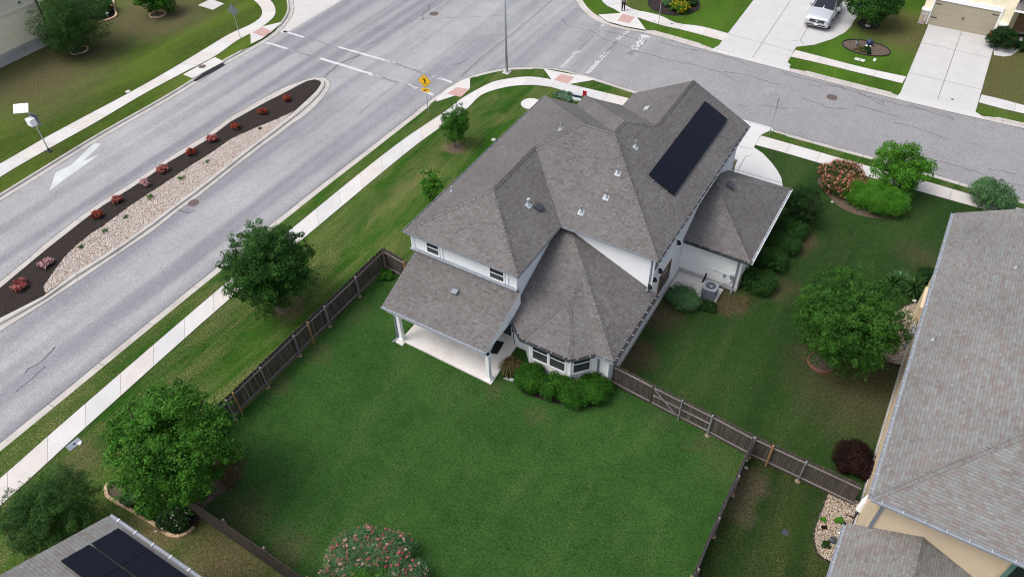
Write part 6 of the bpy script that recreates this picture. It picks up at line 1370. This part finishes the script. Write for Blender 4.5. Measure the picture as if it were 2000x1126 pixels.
for i in range(5):
    a = i*1.2566; mb.face([(.08*math.cos(a), .08*math.sin(a), H1-.08), (.28*math.cos(a-.2), .28*math.sin(a-.2), H1-.10), (.29*math.cos(a+.35), .29*math.sin(a+.35), H1-.06), (.08*math.cos(a+.5), .08*math.sin(a+.5), H1-.07)])
part('fan', mb, 'metal', t, False); mb = MB()
for i in range(24): a = i*.2618; mb.bar((.06*math.cos(a), .06*math.sin(a), H1+.01), (.31*math.cos(a), .31*math.sin(a), H1-.005), .006, .006)
part('grille', mb, 'gutter', t, False)
q = px([(1361, 578), (1397, 592), (1413, 566), (1378, 552)]); mb = MB(); mb.prism([(p.x, p.y) for p in q], -.05, .06); single('equipment_pad', mb, 'conc', 'concrete pad under the air conditioner', 'pad')
q = px([(1308, 558), (1327, 529), (1381, 548), (1360, 577), (1345, 590), (1330, 580)]); mb = MB(); mb.prism([(p.x, p.y) for p in q], -.05, .03); single('equipment_pad', mb, 'patio', 'stained concrete slab between the wall corner and the air conditioner', 'pad')
q = px([(1332, 548), (1358, 556), (1352, 570), (1328, 562)]); mb = MB(); mb.prism([(p.x, p.y) for p in q], .03, .055); single('paver', mb, 'conc', 'flat square paver lying on the stained slab by the wall corner', 'paver')
# ---- car
def make_car(cx, fy):
    t = thing('parked_car', 'silver four wheel drive car parked nose out on the curved driveway', 'car', (cx, fy, .026)); 
    st = [  # y, half width sill, belt, top edge ; z sill, belt, top edge, centre top
        (0.00, .80, .86, .70, .42, .62, .86, .88), (.10, .95, .99, .88, .34, .70, 1.00, 1.03), (.45, 1.00, 1.03, .92, .32, .92, 1.12, 1.16), (1.25, 1.01, 1.04, .90, .32, 1.0, 1.18, 1.24), (1.55, 1.01, 1.04, .88, .32, 1.05, 1.22, 1.28),
        (2.45, 1.01, 1.03, .70, .32, 1.10, 1.84, 1.92), (3.6, 1.01, 1.03, .70, .32, 1.10, 1.88, 1.96), (4.8, 1.01, 1.02, .68, .34, 1.10, 1.84, 1.92), (5.25, .98, 1.0, .74, .40, 1.05, 1.45, 1.5), (5.35, .92, .94, .72, .45, .95, 1.15, 1.2)]
    mb = MB(); k = 0; rows = []
    for (y, a, b_, c_, z0, z1, z2, z3) in st:
        r = [(-a, y, z0), (-b_, y, (z0+z1)/2), (-b_*.995, y, z1), (-c_, y, z2), (0, y, z3), (c_, y, z2), (b_*.995, y, z1), (b_, y, (z0+z1)/2), (a, y, z0)]; rows.append(range(len(mb.v), len(mb.v)+9)); mb.v += r
    for r0_, r1_ in zip(rows, rows[1:]):
        for i in range(8): mb.f.append((r0_[i], r0_[i+1], r1_[i+1], r1_[i])); mb.mi.append(0); mb.uv.append(None)
        mb.f.append((r0_[8], r0_[0], r1_[0], r1_[8])); mb.mi.append(0); mb.uv.append(None)
    mb.f.append(tuple(rows[0])); mb.mi.append(0); mb.uv.append(None); mb.f.append(tuple(reversed(rows[-1]))); mb.mi.append(0); mb.uv.append(None)
    o = part('body', mb, 'carpaint', t, False, True); bv = o.modifiers.new('b', 'BEVEL'); bv.width = .05; bv.segments = 2; bv.limit_method = 'ANGLE'; bv.angle_limit = R(25)
    mb = MB(); mb.hexa([(-.86, 1.60, 1.25), (.86, 1.60, 1.25), (.70, 2.40, 1.83), (-.70, 2.40, 1.83), (-.84, 1.57, 1.29), (.84, 1.57, 1.29), (.66, 2.36, 1.865), (-.66, 2.36, 1.865)]); part('windscreen', mb, 'carglass', t, False)
    for sx in (-1, 1):
        mb = MB(); mb.hexa([(sx*1.0, 1.8, 1.14), (sx*1.0, 4.7, 1.14), (sx*.74, 4.6, 1.78), (sx*.76, 2.5, 1.78), (sx*1.045, 1.8, 1.15), (sx*1.045, 4.7, 1.15), (sx*.78, 4.6, 1.80), (sx*.80, 2.5, 1.80)]); part('side_window', mb, 'carglass', t, False)
        for y in (.95, 4.15):
            mb = MB(); mb.tube((sx*.86, y, .40), (sx*1.055, y, .40), .41, .40, 22); o = part('tyre', mb, 'rubber', t, False, False); mb = MB(); mb.tube((sx*1.05, y, .40), (sx*1.063, y, .40), .25, .23, 16); part('rim', mb, 'chrome', o, False)
        mb = MB(); mb.hexa([(sx*.62, -.015, .84), (sx*.92, .12, .84), (sx*.92, .24, .99), (sx*.60, .06, .95), (sx*.62, -.06, .86), (sx*.95, .06, .86), (sx*.955, .18, 1.0), (sx*.60, .0, .96)]); part('headlight', mb, 'metal', t, False)
        mb = MB(); mb.hexa([(sx*1.0, 1.95, 1.18), (sx*1.30, 1.92, 1.18), (sx*1.30, 2.08, 1.18), (sx*1.0, 2.08, 1.18), (sx*1.0, 1.93, 1.36), (sx*1.28, 1.90, 1.40), (sx*1.28, 2.06, 1.40), (sx*1.0, 2.06, 1.36)]); part('wing_mirror', mb, 'carpaint', t, False)
    mb = MB(); mb.hexa([(-.60, -.03, .70), (.60, -.03, .70), (.60, .1, .70), (-.60, .1, .70), (-.62, -.05, .93), (.62, -.05, .93), (.6, .1, .96), (-.6, .1, .96)]); o = part('grille', mb, 'dark', t, False)
    mb = MB(); mb.lathe((0, 0, 0), [(.001, 0), (.001, .001)], 3); mb = MB(); n_ = 16; mb.face([(.13*math.cos(6.2832*i/n_), -.062, .83+.055*math.sin(6.2832*i/n_)) for i in range(n_)]); part('emblem', mb, 'chrome', o, False)
    mb = MB(); mb.box((-.66, -.06, .66), (.66, -.02, .69)); mb.box((-.66, -.065, .94), (.66, -.03, .965)); part('grille_trim', mb, 'chrome', o, False)
    mb = MB(); mb.hexa([(-.86, .02, .36), (.86, .02, .36), (.9, .2, .36), (-.9, .2, .36), (-.80, -.04, .50), (.80, -.04, .50), (.9, .2, .5), (-.9, .2, .5)]); part('lower_bumper', mb, 'black', t, False)
    mb = MB(); mb.box((-.17, -.085, .50), (.17, -.06, .62)); part('number_plate', mb, 'whitep', t, False)
    mb = MB(); mb.box((-.9, .35, .2), (.9, 5.0, .36)); part('underbody', mb, 'black', t, False)
    return t
A_ = at(1570, 46); B_ = at(1621, 57); cc = make_car((A_.x+B_.x)/2+.02, min(A_.y, B_.y)-.95); cc.scale = (1.09, 1.09, 1.09)
# ---- person waiting on the sidewalk
def person(base, h=1.72):
    b = at(*base); t = thing('person', 'person in black trousers and grey top standing on the sidewalk above the pink ramp pad', 'person', (b.x, b.y, .02), R(10)); k = h/1.75
    def skin(name, V, E_, Rr, mat, root=0, parent=t):
        me = bpy.data.meshes.new(name); me.from_pydata([tuple(Vector(v)*k) for v in V], E_, []); me.materials.append(M[mat]); o = put(name, me, parent); md = o.modifiers.new('s', 'SKIN'); md.use_smooth_shade = True
        for i, r in enumerate(Rr):
            rr = (r, r) if not isinstance(r, tuple) else r; me.skin_vertices[0].data[i].radius = (rr[0]*k, rr[1]*k)
        me.skin_vertices[0].data[root].use_root = True; o.modifiers.new('u', 'SUBSURF').levels = 1; o.modifiers['u'].render_levels = 2; return o
    V = [(0, 0, .95), (0, 0, 1.15), (0, .01, 1.38), (0, 0, 1.47), (0, -.01, 1.53), (0, -.02, 1.62), (0, -.01, 1.72),
         (.19, 0, 1.40), (.25, .0, 1.13), (.27, -.06, .90), (.27, -.09, .80), (-.19, 0, 1.40), (-.25, 0, 1.13), (-.27, -.06, .90), (-.27, -.09, .80),
         (.09, 0, .90), (.11, -.02, .50), (.12, .02, .09), (.12, -.10, .035), (-.09, 0, .90), (-.11, -.02, .50), (-.12, .02, .09), (-.12, -.10, .035)]
    E_ = [(0, 1), (1, 2), (2, 3), (3, 4), (4, 5), (5, 6), (2, 7), (7, 8), (8, 9), (9, 10), (2, 11), (11, 12), (12, 13), (13, 14), (0, 15), (15, 16), (16, 17), (17, 18), (0, 19), (19, 20), (20, 21), (21, 22)]
    Rr = [(.14, .10), (.13, .095), (.15, .10), .055, .05, (.075, .09), (.055, .07), .055, .042, .032, .028, .055, .042, .032, .028, .085, .058, .04, .032, .085, .058, .04, .032]
    body = skin('body', V, E_, Rr, 'skin')
    skin('shirt', [(0, 0, .93), (0, 0, 1.15), (0, .01, 1.38), (0, 0, 1.45), (.19, 0, 1.41), (.25, 0, 1.13), (-.19, 0, 1.41), (-.25, 0, 1.13)], [(0, 1), (1, 2), (2, 3), (2, 4), (4, 5), (2, 6), (6, 7)], [(.20, .15), (.185, .15), (.20, .15), .09, .09, .075, .09, .075], 'cloth_grey', 0)
    skin('trousers', [(0, 0, .98), (.09, 0, .88), (.11, -.02, .50), (.12, .02, .10), (-.09, 0, .88), (-.11, -.02, .50), (-.12, .02, .10)], [(0, 1), (1, 2), (2, 3), (0, 4), (4, 5), (5, 6)], [(.19, .145), .125, .095, .075, .125, .095, .075], 'cloth_black', 0)
    for sx in (-1, 1): skin('shoe', [(sx*.12, .05, .05), (sx*.12, -.08, .045), (sx*.125, -.17, .035)], [(0, 1), (1, 2)], [.05, .05, .038], 'black', 1)
    skin('hair', [(0, .03, 1.72), (0, .0, 1.76), (0, .06, 1.64)], [(0, 1), (0, 2)], [.085, .07, .06], 'black', 0)
    for sx in (-1, 1):
        for j in range(4): V2 = [(sx*.27+(j-1.5)*.012, -.095+(j-1.5)*.01, .79), (sx*.27+(j-1.5)*.014, -.10+(j-1.5)*.014, .735), (sx*.268+(j-1.5)*.012, -.095+(j-1.5)*.016, .70)]; skin('finger', V2, [(0, 1), (1, 2)], [.01, .009, .008], 'skin', 0, t)
        skin('thumb', [(sx*.262, -.11, .81), (sx*.245, -.135, .77), (sx*.243, -.14, .745)], [(0, 1), (1, 2)], [.012, .010, .009], 'skin', 0, t)
    mb = MB(); 
    for sx in (-1, 1): mb.lathe((sx*.032*k, -.095*k, 1.635*k), [(.001, 0), (.011, .008), (.001, .016)], 8)
    part('eyes', mb, 'black', t, False)
person((1217, 21))
# driveway stakes / small street things
mb = MB(); b = at(1473, 133); 
mb = MB(); b = at(1278, 42); mb.box((b.x-.1, b.y-.06, 0), (b.x+.1, b.y+.06, .03)); single('valve_lid', mb, 'dark', 'small dark valve lid in the sidewalk beside the street sign post', 'utility lid')
mb = MB(); b = at(1312, 47); mb.box((b.x-.1, b.y-.06, 0), (b.x+.1, b.y+.06, .034)); single('valve_lid', mb, 'dark', 'second dark valve lid, farther right along the same sidewalk', 'utility lid')
b = at(1944, 100); mb = MB(); mb.tube((b.x, b.y, 0), (b.x, b.y, .45), .02, .015, 6); mb.lathe((b.x, b.y, .42), [(.05, 0), (.07, .05), (.02, .1)], 8); single('path_light', mb, 'black', 'short black garden light at the corner of the porch path', 'garden light')

# ---- leaf litter and clover specks on the lawns
def litter(name, poly, n, mat, s0, s1, z=.02):
    xs = [p[0] for p in poly]; ys = [p[1] for p in poly]; P = []
    while len(P) < n:
        x, y = random.uniform(min(xs), max(xs)), random.uniform(min(ys), max(ys))
        if inside(poly, x, y): P.append((x, y, z+random.uniform(0, .02)))
    P = np.array(P); U = np.tile([0, 0, 1.0], (n, 1)); t = U*.9+unit(n)*.5; t /= np.linalg.norm(t, axis=1)[:, None]; a = np.cross(t, unit(n)); a /= np.linalg.norm(a, axis=1)[:, None]; b = np.cross(t, a); s_ = RNG.uniform(s0, s1, n)[:, None]
    co = np.stack([P-a*s_, P+b*s_*.6, P+a*s_, P-b*s_*.6], 1).reshape(-1, 3); co[:, 2] = np.maximum(co[:, 2], .008)
    o = fastmesh(name, co, np.arange(4*n).reshape(n, 4), [mat], np.zeros(n, int), RNG.random(n)); o['kind'] = 'stuff'
litter('leaf_litter', [(-25, 7.6), (-1.4, 7.6), (-1.4, 23.4), (-9, 22.6), (-15, 20.8), (-21.5, 21), (-25, 25)], 420, 'straw', .018, .05)
litter('leaf_litter', [(-31.5, 5), (-25.6, 8), (-25.6, 26), (-22.5, 27), (-22.5, 44), (-31.5, 42)], 500, 'straw', .02, .055)
litter('leaf_litter', [(-8.5, 25.5), (3.5, 24.5), (3.5, 44), (-4.5, 44), (-4.5, 33.5), (-8.5, 33)], 380, 'straw', .02, .05)
